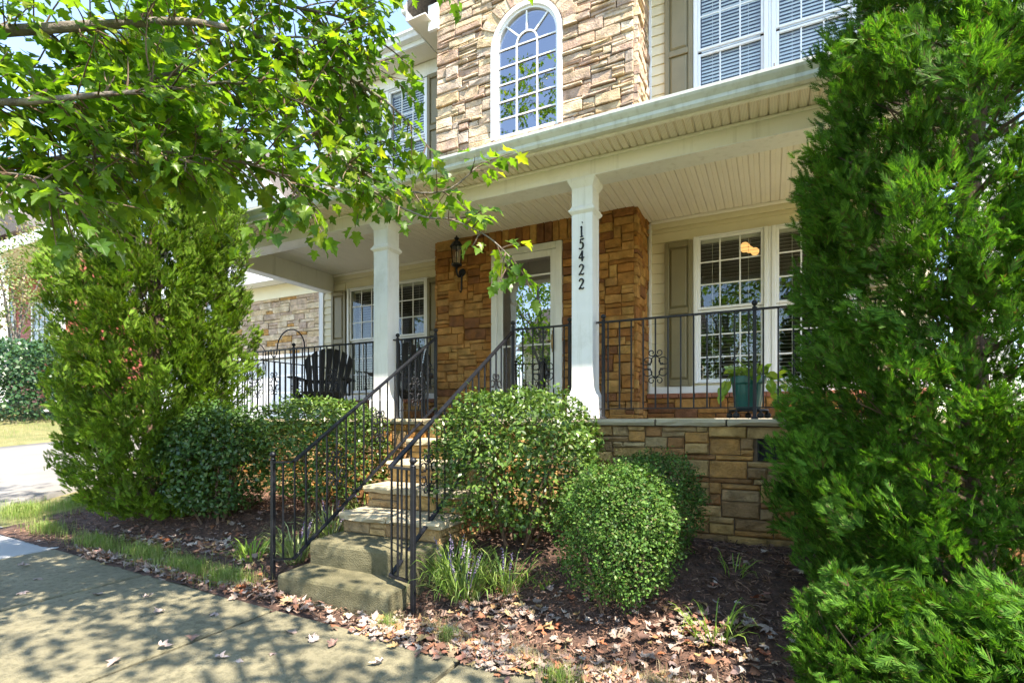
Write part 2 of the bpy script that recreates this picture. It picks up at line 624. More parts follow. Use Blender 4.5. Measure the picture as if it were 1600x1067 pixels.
def bedz(x, y):
    r = np.random.default_rng(5)
    z = gh(x, y)
    n = np.zeros_like(z)
    for k in range(9):
        a, f, p = r.uniform(0, 2 * pi), r.uniform(2, 17), r.uniform(0, 6)
        n += np.sin((x * cos(a) + y * sin(a)) * f + p) / (f ** 0.75)
    return z + n * 0.017 + r.normal(0, 0.004, z.shape)


tag(sheet('mulch_bed', axis_pts((-7.6, 2.6, .045)), axis_pts((2.47, 4.66, .045)), bedz, M['mulch'], lift=0.004),
    'dark brown mulch bed between sidewalk and porch wall')

# sidewalk: separate cast slabs with open joints
walk = bpy.data.objects.new('sidewalk', None)
COL.objects.link(walk)
walk.location = (-3.1, 1.8, -1.36)
W[walk] = Vector((-3.1, 1.8, -1.36))
tag(walk, 'stained grey concrete sidewalk under the maple shade', kind='structure')
joints = [-3.11 + 1.55 * k for k in range(-9, 8)]
for a, b in zip(joints[:-1], joints[1:]):
    apron = b < -6.1
    y0, y1 = 1.16, 2.66 if apron else 2.5
    g = 0.016
    mb = MB()
    bv = 0.012
    ys_ = [y0, y0 + bv, y1 - bv, y1]
    xs_ = [a + g, a + g + bv, b - g - bv, b - g]
    vs = []
    for jy, y in enumerate(ys_):
        for jx, x in enumerate(xs_):
            edge = jy in (0, 3) or jx in (0, 3)
            vs.append((x, y, float(zs(x)) - (0.009 if edge else 0)))
    fs = [(j * 4 + i, j * 4 + i + 1, j * 4 + i + 5, j * 4 + i + 4) for j in range(3) for i in range(3)]
    n0 = len(vs)
    ring = [0, 1, 2, 3, 7, 11, 15, 14, 13, 12, 8, 4]
    vs += [(vs[k][0], vs[k][1], vs[k][2] - 0.1) for k in ring]
    for q in range(12):
        fs.append((ring[q], ring[(q + 1) % 12], n0 + (q + 1) % 12, n0 + q))
    mb.add(vs, fs)
    s_ = mb.build('slab', M['apron'] if apron else M['sidewalk'], walk)
    if apron and a > -8:
        s_['label'] = 'pale newer concrete slab'

# driveway sheet
def drv_outline(y):
    f = smooth((4.6 - y) / 2.0)
    return -9.55 + 0.75 * f, -17.0 - 0.3 * f


dy = axis_pts((2.5, 9.1, .25))
dv, df = [], []
for y in dy:
    xr, xl = drv_outline(y)
    for k in range(-1, 10):                      # outer columns fold down into the soil
        x = xl + (xr - xl) * min(8, max(0, k)) / 8
        side = k in (-1, 9) or y == dy[0]
        dv.append((x, y, float(gh(x, y)) + (-0.16 if side else 0.02)))
    if y == dy[0]:
        for k in range(-1, 10):
            x = xl + (xr - xl) * min(8, max(0, k)) / 8
            dv.append((x, y + .002, float(gh(x, y)) + (-0.16 if k in (-1, 9) else 0.02)))
for j in range(len(dy)):
    for k in range(10):
        df.append((j * 11 + k, j * 11 + k + 1, j * 11 + k + 12, j * 11 + k + 11))
tag(np_object('driveway', dv, df, M['drive']), 'sunlit concrete driveway climbing to the garage', kind='structure')

# street behind the viewpoint, seen only in the window panes
tag(sheet('road', axis_pts((-60, 60, 6)), axis_pts((-11, -2.2, 1.1)), lambda x, y: zs(x) - 0.16, M['asphalt']),
    'asphalt street running past the house')

# ================================================================== STONEWORK
def pack(w, h, blocked, cell_w, cell_h, r, wide=(2, 3, 4, 5, 6, 7), tall=(1, 1, 2, 2, 3)):
    """fill a w x h wall with squared stones; blocked(x, z) tells where there is an opening"""
    nx, nz = max(1, round(w / cell_w)), max(1, round(h / cell_h))
    cw, ch = w / nx, h / nz
    used = [[blocked((i + .5) * cw, (k + .5) * ch) for i in range(nx)] for k in range(nz)]
    out = []
    for k in range(nz):
        i = 0
        while i < nx:
            if used[k][i]:
                i += 1
                continue
            run = 0
            while i + run < nx and not used[k][i + run]:
                run += 1
            t = min(r.choice(tall), nz - k)
            lo = max(2, int(t * 1.5 + .5))
            ww = min(r.choice([q for q in wide if q >= lo] or [lo]), run)
            if run - ww == 1:
                ww = run if run <= 7 else ww - 1
            while t > 1 and any(used[k + q][i + p] for q in range(t) for p in range(ww)):
                t -= 1
            for q in range(t):
                for p in range(ww):
                    used[k + q][i + p] = True
            out.append((i * cw, (i + ww) * cw, k * ch, (k + t) * ch))
            i += ww
    return out


def stone_mb(rect, fr, depth, r, rough=0.012, joint=0.0045, cham=0.009):
    """one squared rubble stone; fr maps (along, up, out) to the world"""
    a0, a1, b0, b1 = rect
    a0 += joint * r.uniform(.4, 1.3); a1 -= joint * r.uniform(.4, 1.3)
    b0 += joint * r.uniform(.4, 1.3); b1 -= joint * r.uniform(.4, 1.3)
    nx = 4 if a1 - a0 > 0.17 else 3
    nz = 3
    vs, fs = [], []
    base = depth + r.uniform(-rough, rough)
    tilt_a, tilt_b = r.uniform(-.6, .6) * rough, r.uniform(-.8, .8) * rough
    ja = [[r.uniform(-1, 1) for _ in range(nx + 1)] for _ in range(nz + 1)]
    for k in range(nz + 1):
        for i in range(nx + 1):
            s, t = i / nx, k / nz
            # inner grid lines hug the edges to make a worn arris
            ss = (0 if i == 0 else 1 if i == nx else (cham * 1.2 / (a1 - a0) if i == 1 else 1 - cham * 1.2 / (a1 - a0) if i == nx - 1 else .5 + .2 * ja[k][i]))
            tt = (0 if k == 0 else 1 if k == nz else (cham * 1.2 / (b1 - b0) if k == 1 else 1 - cham * 1.2 / (b1 - b0)))
            edge = i in (0, nx) or k in (0, nz)
            d = base + tilt_a * (s - .5) + tilt_b * (t - .5) + ja[k][i] * rough * .45
            if edge:
                d -= cham * (1.0 + .4 * ja[k][i])
            wob = 0.0035 * ja[k][i]
            a = a0 + (a1 - a0) * ss + (wob if edge else 0)
            b = b0 + (b1 - b0) * tt + (wob if edge else 0)
            vs.append(fr(a, b, d))
    w = nx + 1
    for k in range(nz):
        for i in range(nx):
            fs.append((k * w + i, k * w + i + 1, (k + 1) * w + i + 1, (k + 1) * w + i))
    ring = list(range(w)) + [k * w + nx for k in range(1, nz + 1)] + [nz * w + i for i in range(nx - 1, -1, -1)] + [k * w for k in range(nz - 1, 0, -1)]
    n0 = len(vs)
    for q in ring:
        k, i = divmod(q, w)
        a = a0 if i == 0 else a1 if i == nx else a0 + (a1 - a0) * .5
        b = b0 if k == 0 else b1 if k == nz else b0 + (b1 - b0) * .5
        vs.append(fr(a, b, 0.0))
    m_ = len(ring)
    for q in range(m_):
        fs.append((ring[q], n0 + q, n0 + (q + 1) % m_, ring[(q + 1) % m_]))
    mb = MB()
    mb.add(vs, fs)
    return mb


def lay(jobs, parent_of, limit=300):
    """jobs: (mb, material, parent). The nearest ones become single stones, the rest one part."""
    def size(j):
        a = np.array(j[0].v)
        c = a.mean(0)
        e = a.max(0) - a.min(0)
        d = max(.5, -c[0] * sin(YAW) + c[1] * cos(YAW))
        return -(e.max() * sorted(e)[1]) / d ** 2
    jobs = sorted(jobs, key=size)
    rest = {}
    for n, (mb, m, par) in enumerate(jobs):
        if n < limit:
            mb.build('stone', m, par, recalc=False)
        else:
            rest.setdefault(m, MB()).add(mb.v, mb.f)
    if rest:
        # one joined part holding every material
        mats = list(rest)
        big = MB()
        idx = []
        for k, m in enumerate(mats):
            idx += [k] * len(rest[m].f)
            big.add(rest[m].v, rest[m].f)
        o = big.build('stone_infill', mats[0], parent_of, recalc=False)
        for m in mats[1:]:
            o.data.materials.append(m)
        o.data.polygons.foreach_set('material_index', idx)
        o['kind'] = 'stuff'


def frame_y(x0, y, z0):            # a wall facing the street (-Y)
    return lambda a, b, d: (x0 + a, y - d, z0 + b)


def frame_x(x, y0, z0):            # a wall facing right (+X)
    return lambda a, b, d: (x + d, y0 + a, z0 + b)


def frame_xl(x, y1, z0):           # a wall facing left (-X)
    return lambda a, b, d: (x - d, y1 - a, z0 + b)


def holed_wall(mb, x0, x1, z0, z1, y0, y1, holes):
    xs = sorted({x0, x1, *[min(max(h[0], x0), x1) for h in holes], *[min(max(h[1], x0), x1) for h in holes]})
    zz = sorted({z0, z1, *[min(max(h[2], z0), z1) for h in holes], *[min(max(h[3], z0), z1) for h in holes]})
    solid = {}
    for i in range(len(xs) - 1):
        for k in range(len(zz) - 1):
            cx, cz = (xs[i] + xs[i + 1]) / 2, (zz[k] + zz[k + 1]) / 2
            solid[i, k] = not any(h[0] < cx < h[1] and h[2] < cz < h[3] for h in holes)
    for (i, k), s_ in solid.items():
        if not s_:
            continue
        a, b, c, d = xs[i], xs[i + 1], zz[k], zz[k + 1]
        mb.add([(a, y0, c), (b, y0, c), (b, y0, d), (a, y0, d)], [(0, 1, 2, 3)])
        mb.add([(a, y1, c), (b, y1, c), (b, y1, d), (a, y1, d)], [(3, 2, 1, 0)])
        if not solid.get((i - 1, k)): mb.add([(a, y0, c), (a, y1, c), (a, y1, d), (a, y0, d)], [(0, 3, 2, 1)])
        if not solid.get((i + 1, k)): mb.add([(b, y0, c), (b, y1, c), (b, y1, d), (b, y0, d)], [(0, 1, 2, 3)])
        if not solid.get((i, k - 1)): mb.add([(a, y0, c), (b, y0, c), (b, y1, c), (a, y1, c)], [(3, 2, 1, 0)])
        if not solid.get((i, k + 1)): mb.add([(a, y0, d), (b, y0, d), (b, y1, d), (a, y1, d)], [(0, 1, 2, 3)])
    return mb


# ================================================================== THE HOUSE
house = thing('house', 'two storey cream sided house with stone entry tower and deep front porch', 'house', (-2.97, 6.4, 0))
YT, YW = 6.4, 7.0                    # stone tower face, siding face
TX0, TX1 = -4.43, -1.51              # tower
HX0, HX1 = -7.48, 1.55               # house ends
TC = (TX0 + TX1) / 2
DOOR = (-3.51, -2.45, 0.0, 2.34)
AW, AZ0, AZS = 0.48, 3.87, 5.11      # arched window half width, sill, spring line
RU, LU = (-.88, .86), (TC * 2 - .86, TC * 2 + .88)    # double window openings right, left
WZ0, WZ1 = 0.45, 2.32
UZ0, UZ1 = 3.78, 5.62

# --- tower core with openings
tw = MB()
holed_wall(tw, TX0, TX1, 0.0, 2.75, YT, YT + .16, [DOOR])
holed_wall(tw, TX0, TX1, 2.75, 8.2, YT, YT + .16, [(TC - AW, TC + AW, AZ0, AZS)] +
           [(TC - AW * sqrt(max(0, 1 - ((q + .5) / 12) ** 2)), TC + AW * sqrt(max(0, 1 - ((q + .5) / 12) ** 2)), AZS + AW * q / 12, AZS + AW * (q + 1) / 12) for q in range(12)])
tw.box(TX1 - .16, TX1, YT + .162, YW + .2, 0, 6.4)
tw.box(TX0, TX0 + .16, YT + .162, YW + .2, 0, 6.4)
tower = tw.build('stone_tower', M['mortar'], house)
st_r = random.Random(4)
jobs = []
# lower front
SOL = (-3.63, -2.33, 2.34, 2.62)      # soldier course over the door
def blk_low(x, z):
    X = TX0 + x
    return (DOOR[0] < X < DOOR[1] and z < DOOR[3]) or (SOL[0] < X < SOL[1] and SOL[2] < z)
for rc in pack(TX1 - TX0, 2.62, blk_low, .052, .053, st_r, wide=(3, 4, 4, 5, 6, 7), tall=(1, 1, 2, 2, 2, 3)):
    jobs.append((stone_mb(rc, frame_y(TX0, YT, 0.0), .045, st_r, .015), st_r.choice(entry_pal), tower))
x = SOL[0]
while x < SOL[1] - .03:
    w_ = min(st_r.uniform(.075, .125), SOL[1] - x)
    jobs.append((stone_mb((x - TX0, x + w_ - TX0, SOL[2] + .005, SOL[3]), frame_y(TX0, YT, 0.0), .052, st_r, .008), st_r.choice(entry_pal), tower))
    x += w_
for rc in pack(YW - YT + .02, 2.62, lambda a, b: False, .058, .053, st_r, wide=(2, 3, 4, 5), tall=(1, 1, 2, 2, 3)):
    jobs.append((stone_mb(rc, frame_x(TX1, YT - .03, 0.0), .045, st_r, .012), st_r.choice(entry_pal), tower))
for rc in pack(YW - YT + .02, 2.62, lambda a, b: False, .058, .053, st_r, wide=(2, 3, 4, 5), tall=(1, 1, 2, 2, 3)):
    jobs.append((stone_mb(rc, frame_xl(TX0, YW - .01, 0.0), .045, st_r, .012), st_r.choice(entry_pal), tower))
# upper front with the arch
RV0, RV1 = AW + .055, AW + .27
def blk_up(x, z):
    X, Z = TX0 + x - TC, 3.0 + z
    if Z < AZS:
        return abs(X) < AW + .05 and Z > AZ0 - .09
    return hypot(X, Z - AZS) < RV1 - .04
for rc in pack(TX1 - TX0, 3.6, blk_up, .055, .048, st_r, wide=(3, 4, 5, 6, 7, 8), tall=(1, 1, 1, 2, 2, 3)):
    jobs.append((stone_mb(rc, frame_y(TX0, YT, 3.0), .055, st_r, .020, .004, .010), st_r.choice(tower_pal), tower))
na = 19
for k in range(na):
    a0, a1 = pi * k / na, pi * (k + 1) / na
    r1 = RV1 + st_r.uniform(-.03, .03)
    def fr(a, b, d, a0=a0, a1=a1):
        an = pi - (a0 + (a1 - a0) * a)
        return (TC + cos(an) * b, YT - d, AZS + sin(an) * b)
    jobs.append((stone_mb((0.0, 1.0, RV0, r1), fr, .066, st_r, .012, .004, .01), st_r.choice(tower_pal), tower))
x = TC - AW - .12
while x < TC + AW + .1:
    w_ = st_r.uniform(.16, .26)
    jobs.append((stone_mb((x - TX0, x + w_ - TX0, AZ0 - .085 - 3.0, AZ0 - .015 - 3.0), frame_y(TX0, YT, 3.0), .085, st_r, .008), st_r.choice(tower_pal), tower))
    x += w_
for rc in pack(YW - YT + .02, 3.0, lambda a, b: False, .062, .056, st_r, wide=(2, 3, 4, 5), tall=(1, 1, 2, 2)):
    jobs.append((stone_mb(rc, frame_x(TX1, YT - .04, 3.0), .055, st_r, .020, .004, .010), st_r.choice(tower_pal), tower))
lay(jobs, tower, 300)

# --- siding walls, board by board
sw_right = holed_wall(MB(), TX1, HX1, .02, 3.02, YW + .02, YW + .2, [(*RU, WZ0, WZ1)])
holed_wall(sw_right, TX1, HX1, 3.022, 6.4, YW + .02, YW + .2, [(*RU, UZ0, UZ1)])
wall_r = sw_right.build('siding_wall', M['cream'], house)
sw_left = holed_wall(MB(), HX0, TX0, .02, 3.02, YW + .02, YW + .2, [(*LU, WZ0, WZ1)])
holed_wall(sw_left, HX0, TX0, 3.022, 6.4, YW + .02, YW + .2, [(*LU, UZ0, UZ1)])
sw_left.box(HX0, HX0 + .18, YW + .2, 12.0, -.6, 6.4)
wall_l = sw_left.build('siding_wall', M['cream'], house)


def planks(par, x0, x1, z0, z1, hole, step=.132):
    z = z0
    while z < z1 - .02:
        t = min(step, z1 - z)
        spans = [(x0, x1)]
        if hole and z < hole[3] - .01 and z + t > hole[2] + .01:
            spans = [(x0, hole[0]), (hole[1], x1)]
        for a, b in spans:
            if b - a < .03:
                continue
            j = rnd.uniform(-.0015, .0015)
            MB().prism_x([(YW + .022, z), (YW - .006 + j, z), (YW - .004 + j, z + .004), (YW + .012, z + t - .002), (YW + .022, z + t - .002)], a + .002, b - .002).build('siding_board', M['cream'], par)
        z += step


planks(wall_r, TX1 + .06, HX1, .335, 2.50, (RU[0] - .07, RU[1] + .07, WZ0 - .12, WZ1 + .05))
planks(wall_l, HX0 + .09, TX0 - .06, .335, 2.50, (LU[0] - .07, LU[1] + .07, WZ0 - .12, WZ1 + .05))
planks(wall_r, TX1 + .06, HX1, 3.1, 5.62, (RU[0] - .07, RU[1] + .07, UZ0 - .08, UZ1 + .08))
planks(wall_l, HX0 + .09, TX0 - .06, 3.1, 5.62, (LU[0] - .07, LU[1] + .07, UZ0 - .08, UZ1 + .08))
tb = MB()
tb.box(HX0 - .005, HX0 + .088, YW - .022, YW + .018, -.4, 5.6, .004)
tb.box(HX0 - .022, HX0 - .006, YW - .022, YW + .1, -.4, 5.6, .003)
tb.build('corner_board', M['white'], wall_l)
for xx, par in ((TX1 + .03, wall_r), (TX0 - .06, wall_l)):
    MB().box(xx + .018, xx + .055 if par is wall_r else xx + .05, YW - .02, YW + .018, .33, 5.6, .004).build('corner_board', M['white'], par)
# skirt board, frieze boards
for x0, x1, par in ((TX1 + .06, HX1, wall_r), (HX0 + .09, TX0 - .06, wall_l)):
    MB().box(x0, x1, YW - .03, YW + .018, .325, .33 + .09, .006).build('skirt_board', M['vinyl'], par)
    MB().box(x0, x1, YW - .012, YW + .018, 2.502, 2.60, .004).build('frieze_board', M['cream'], par)
    MB().box(x0, x1, YW - .02, YW + .018, 5.625, 5.86, .004).build('frieze_board', M['white'], par)

# --- stone wainscot with brick sill under the porch windows
for x0, x1, par in ((TX1 + .05, HX1, wall_r), (HX0 + .1, TX0 - .05, wall_l)):
    MB().box(x0, x1, YW - .10, YW + .015, 0.003, .262).build('wainscot_core', M['mortar'], par)
    r_ = random.Random(8)
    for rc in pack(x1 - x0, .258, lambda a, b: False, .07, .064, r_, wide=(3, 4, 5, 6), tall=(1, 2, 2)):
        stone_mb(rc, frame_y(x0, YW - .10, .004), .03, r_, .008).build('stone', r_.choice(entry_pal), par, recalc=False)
    x = x0
    while x < x1 - .05:
        MB().box(x + .003, min(x + .2, x1) - .003, YW - .155, YW + .012, .264, .322, .006).build('sill_brick', M['brick'], par)
        x += .2


# --- windows
def scallop(mb, x0, x1, y, z0, z1, w=.018, d=.012, cols=0, rows=0):
    for c in range(1, cols):
        x = x0 + (x1 - x0) * c / cols
        mb.box(x - w / 2, x + w / 2, y - d, y, z0, z1, .003)
    for q in range(1, rows):
        z = z0 + (z1 - z0) * q / rows
        mb.box(x0, x1, y - d * .8, y + .001, z - w / 2, z + w / 2, .003)


def make_window(gx0, gx1, zb, zm0, zm1, zt, rows_lo, rows_up, glass, tilt, blind_m, pitch=.044):
    """one double hung unit: frame > sashes, panes, blind"""
    fb = MB()
    fb.box(gx0 - .085, gx0 - .034, YW - .034, YW + .10, zb - .05, zt + .05, .006)
    fb.box(gx1 + .034, gx1 + .085, YW - .034, YW + .10, zb - .05, zt + .05, .006)
    fb.box(gx0 - .0335, gx1 + .0335, YW - .03, YW + .10, zt + .033, zt + .05, .004)
    fb.box(gx0 - .0335, gx1 + .0335, YW - .03, YW + .10, zb - .05, zb - .032, .004)
    win = fb.build('window', M['vinyl'], house)
    for nm, a, b, y, rows in (('upper', zm1, zt, YW - .012, rows_up), ('lower', zb, zm0, YW + .018, rows_lo)):
        s_ = MB()
        s_.box(gx0 - .033, gx0, y, y + .03, a - .032, b + .032, .004)
        s_.box(gx1, gx1 + .033, y, y + .03, a - .032, b + .032, .004)
        s_.box(gx0 + .0005, gx1 - .0005, y + .001, y + .03, b, b + .032, .004)
        s_.box(gx0 + .0005, gx1 - .0005, y + .001, y + .03, a - .032, a, .004)
        scallop(s_, gx0, gx1, y + .027, a, b, cols=3, rows=rows)
        s_.build('sash', M['vinyl'], win)
        MB().box(gx0 - .002, gx1 + .002, y + .0285, y + .0325, a - .002, b + .002).build('pane', glass, win)
    bl = MB()
    z = zb + .01
    n = 0
    while z < zt - .03:
        jz = rnd.uniform(-.0015, .0015)
        dy, dz = .024 * cos(tilt), .024 * sin(tilt)
        yc = YW + .085
        bl.add([(gx0 + .005, yc - dy, z - dz + jz), (gx1 - .005, yc - dy, z - dz - jz), (gx1 - .005, yc + dy, z + dz - jz), (gx0 + .005, yc + dy, z + dz + jz)], [(0, 1, 2, 3)])
        z += pitch
    bl.box(gx0 + .002, gx1 - .002, YW + .060, YW + .115, zt - .025, zt + .03, .004)
    for q in (.2, .8):
        xx = gx0 + (gx1 - gx0) * q
        bl.box(xx - .002, xx + .002, YW + .056, YW + .058, zb, zt - .02)
    o = bl.build('blind', blind_m, win, recalc=False)
    o['kind'] = 'stuff'
    return win


for cx_ in (0.0, 2 * TC):           # right bay, then its mirror on the left
    def mx(a, b):
        return (a, b) if cx_ == 0 else (cx_ - b, cx_ - a)
    for a, b in ((-.81, -.115), (.085, .78)):
        a, b = mx(a, b)
        make_window(a, b, .50, 1.355, 1.42, 2.275, 3, 3, M['glass'], radians(12), M['blind_dim'])
        make_window(a, b, 3.84, 4.64, 4.72, 5.55, 2, 2, M['glass_up'], radians(58), M['blind'])
    a, b = mx(-.0285, -.0015)
    for z0, z1 in ((WZ0, WZ1), (UZ0 + .02, UZ1 - .02)):
        MB().box(a, b, YW - .024, YW + .1, z0, z1, .003).build('mullion', M['vinyl'], house)


def make_shutter(x0, x1, z0, z1):
    y0, y1 = YW - .05, YW - .012
    s_ = MB()
    st = .055
    zm = z0 + (z1 - z0) * .52
    s_.box(x0, x0 + st, y0, y1, z0, z1, .005)
    s_.box(x1 - st, x1, y0, y1, z0, z1, .005)
    for a, b in ((z0, z0 + st * 1.5), (zm - st * .7, zm + st * .7), (z1 - st * 1.3, z1)):
        s_.box(x0 + st + .0005, x1 - st - .0005, y0 + .001, y1, a, b, .005)
    sh = s_.build('shutter', M['shutter'], house)
    for a, b in ((z0 + st * 1.5, zm - st * .7), (zm + st * .7, z1 - st * 1.3)):
        p = MB()
        X0, X1 = x0 + st + .001, x1 - st - .001
        a += .001; b -= .001
        i1, i2 = .006, .034
        q = []
        for ins, yy in ((0, y1 - .012), (i1, y1 - .012), (i2, y0 + .006)):
            q += [(X0 + ins, yy, a + ins), (X1 - ins, yy, a + ins), (X1 - ins, yy, b - ins), (X0 + ins, yy, b - ins)]
        f = []
        for k in range(2):
            for j in range(4):
                f.append((k * 4 + j, k * 4 + (j + 1) % 4, k * 4 + 4 + (j + 1) % 4, k * 4 + 4 + j))
        f.append((8, 9, 10, 11))
        p.add(q, f)
        p.build('raised_panel', M['shutter'], sh)


for x0, x1 in ((-1.25, -.90), (.885, 1.23)):
    for a, b in ((x0, x1), (2 * TC - x1, 2 * TC - x0)):
        make_shutter(a, b, .42, 2.29)
        make_shutter(a, b, 3.78, 5.62)

# --- arched window
def arc(r, n=20, z=AZS):
    return [(TC + r * cos(pi - pi * k / n), z + r * sin(pi - pi * k / n)) for k in range(n + 1)]


def band(mb, path0, path1, y0, y1):
    """frame strip between two (x, z) paths"""
    n = len(path0)
    vs = [(x, y0, z) for x, z in path0] + [(x, y0, z) for x, z in path1] + [(x, y1, z) for x, z in path0] + [(x, y1, z) for x, z in path1]
    fs = []
    for k in range(n - 1):
        fs += [(k, k + 1, n + k + 1, n + k), (2 * n + k, 3 * n + k, 3 * n + k + 1, 2 * n + k + 1),
               (k, 2 * n + k, 2 * n + k + 1, k + 1), (n + k, n + k + 1, 3 * n + k + 1, 3 * n + k)]
    for k in (0, n - 1):
        fs.append((k, n + k, 3 * n + k, 2 * n + k))
    mb.add(vs, fs)


ab = MB()
ro, ri = AW + .05, AW - .012
band(ab, [(TC - ro, AZ0)] + arc(ro) + [(TC + ro, AZ0)], [(TC - ri, AZ0)] + arc(ri) + [(TC + ri, AZ0)], YT - .075, YT + .06)
ri2 = AW - .045
band(ab, [(TC - ri - .001, AZ0)] + arc(ri + .001) + [(TC + ri + .001, AZ0)], [(TC - ri2, AZ0)] + arc(ri2) + [(TC + ri2, AZ0)], YT - .045, YT + .05)
ab.box(TC - ri2 + .001, TC + ri2 - .001, YT - .055, YT + .05, AZ0, AZ0 + .045, .006)
arch = ab.build('arched_window', M['vinyl'], house)
g = MB()
pa = [(TC - ri2, AZ0 + .03)] + arc(ri2 + .002) + [(TC + ri2, AZ0 + .03)]
g.add([(x, YT - .012, z) for x, z in pa], [tuple(range(len(pa)))])
g.build('pane', M['arch_glass'], arch, recalc=False)
mm = MB()
wv = .011
for sx in (-1, 1):
    xx = TC + sx * .153
    mm.box(xx - wv, xx + wv, YT - .03, YT - .014, AZ0 + .046, AZS - .0005, .003)
for q in range(5):
    z = AZ0 + .045 + (AZS - AZ0 - .045) * (q + 1) / 5
    mm.box(TC - ri2 + .001, TC + ri2 - .001, YT - .0285, YT - .015, z - wv, z + wv, .003)
band(mm, arc(.165), arc(.143), YT - .03, YT - .014)
for an in (45, 90, 135):
    c_, s_ = cos(radians(an)), sin(radians(an))
    p0, p1 = (TC + c_ * .166, AZS + s_ * .166), (TC + c_ * ri2, AZS + s_ * ri2)
    nx_, nz_ = -s_ * wv, c_ * wv
    vs = [(p0[0] + nx_, YT - .029, p0[1] + nz_), (p0[0] - nx_, YT - .029, p0[1] - nz_), (p1[0] - nx_, YT - .029, p1[1] - nz_), (p1[0] + nx_, YT - .029, p1[1] + nz_)]
    mm.add(vs + [(a, YT - .014, c) for a, b, c in vs], [(0, 1, 2, 3), (4, 7, 6, 5), (0, 4, 5, 1), (1, 5, 6, 2), (2, 6, 7, 3), (3, 7, 4, 0)])
mm.build('muntin', M['vinyl'], arch)

# --- entry: storm door, front door behind it
fb = MB()
fb.box(DOOR[0] + .002, DOOR[0] + .085, YT - .055, YT + .13, .012, DOOR[3] - .002, .006)
fb.box(DOOR[1] - .085, DOOR[1] - .002, YT - .055, YT + .13, .012, DOOR[3] - .002, .006)
fb.box(DOOR[0] + .0855, DOOR[1] - .0855, YT - .052, YT + .13, DOOR[3] - .09, DOOR[3] - .002, .006)
fb.box(DOOR[0] + .0855, DOOR[1] - .0855, YT - .052, YT + .13, .012, .045, .004)
ent = fb.build('front_entry', M['white'], house)
sx0, sx1, sz0, sz1 = DOOR[0] + .088, DOOR[1] - .088, .047, DOOR[3] - .093
sd = MB()
sd.box(sx0, sx0 + .085, YT - .03, YT + .005, sz0, sz1, .006)
sd.box(sx1 - .085, sx1, YT - .03, YT + .005, sz0, sz1, .006)
sd.box(sx0 + .0855, sx1 - .0855, YT - .029, YT + .005, sz1 - .085, sz1, .005)
sd.box(sx0 + .0855, sx1 - .0855, YT - .029, YT + .005, sz0, sz0 + .12, .005)
for z in (1.93, .995):
    sd.box(sx0 + .0855, sx1 - .0855, YT - .026, YT + .002, z - .012, z + .012, .004)
sd.build('storm_door', M['white'], ent)
MB().box(sx0 + .084, sx1 - .084, YT - .014, YT - .008, sz0 + .118, sz1 - .084).build('pane', M['door_glass'], ent)
ip = MB()
ip.box(DOOR[0] + .088, DOOR[1] - .088, YT + .10, YT + .145, .047, DOOR[3] - .093, .004)
for zz in ((.2, .85), (1.0, 1.6), (1.7, 2.1)):
    for xa in (DOOR[0] + .18, TC + .06):
        ip.box(xa, xa + .28, YT + .092, YT + .102, zz[0], zz[1], .006)
ip.build('front_door', M['door_paint'], ent)
hd = MB()
hx = sx1 - .042
hd.box(hx - .016, hx + .016, YT - .037, YT - .031, .88, 1.17, .004)
hd.tube([(hx, YT - .036, 1.12), (hx, YT - .075, 1.10), (hx, YT - .08, 1.02), (hx, YT - .075, .93), (hx, YT - .036, .91)], .009, 6)
hd.tube([(hx, YT - .055, 1.03), (hx - .09, YT - .06, 1.03)], .008, 6)
hd.build('handle', M['brass'], ent, True)

# --- dim rooms behind the panes
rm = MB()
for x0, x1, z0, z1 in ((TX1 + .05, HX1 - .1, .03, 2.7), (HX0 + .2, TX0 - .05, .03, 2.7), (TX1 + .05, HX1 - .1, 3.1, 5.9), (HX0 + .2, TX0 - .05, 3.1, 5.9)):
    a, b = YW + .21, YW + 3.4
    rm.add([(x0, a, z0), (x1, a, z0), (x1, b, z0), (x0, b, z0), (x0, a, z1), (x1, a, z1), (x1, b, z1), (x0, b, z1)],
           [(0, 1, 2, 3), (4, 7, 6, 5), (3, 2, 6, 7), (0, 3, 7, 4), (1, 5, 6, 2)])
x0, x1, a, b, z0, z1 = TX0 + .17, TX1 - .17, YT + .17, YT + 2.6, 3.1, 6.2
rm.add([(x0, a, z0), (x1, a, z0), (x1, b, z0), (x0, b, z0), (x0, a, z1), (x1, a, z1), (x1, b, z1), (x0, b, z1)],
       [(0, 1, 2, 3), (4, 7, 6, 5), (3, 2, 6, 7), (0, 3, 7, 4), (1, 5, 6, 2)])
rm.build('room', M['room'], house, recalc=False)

# --- main roof, eaves, tower gable
er = MB()
er.prism_x([(YW + .02, 6.402), (6.62, 6.05), (6.62, 6.10), (10.4, 8.6), (14.5, 6.1), (14.5, 6.05), (YW + .3, 6.402)], HX0 - .3, TX0 - .02)
er.prism_x([(YW + .02, 6.402), (6.62, 6.05), (6.62, 6.10), (10.4, 8.6), (14.5, 6.1), (14.5, 6.05), (YW + .3, 6.402)], TX1 + .02, HX1 + .3)
er.build('roof', M['shingle'], house)
for x0, x1 in ((HX0 - .3, TX0 - .38), (TX1 + .38, HX1 + .3)):
    MB().box(x0, x1, 6.635, YW - .021, 5.865, 5.885).build('eave_soffit', M['soffit'], house)
    MB().box(x0, x1, 6.60, 6.633, 5.86, 6.06, .004).build('fascia_board', M['white'], house)
    MB().prism_x([(6.598, 6.05), (6.48, 6.05), (6.475, 6.02), (6.50, 5.99), (6.515, 5.94), (6.598, 5.935)], x0, x1).build('eave_gutter', M['white'], house)
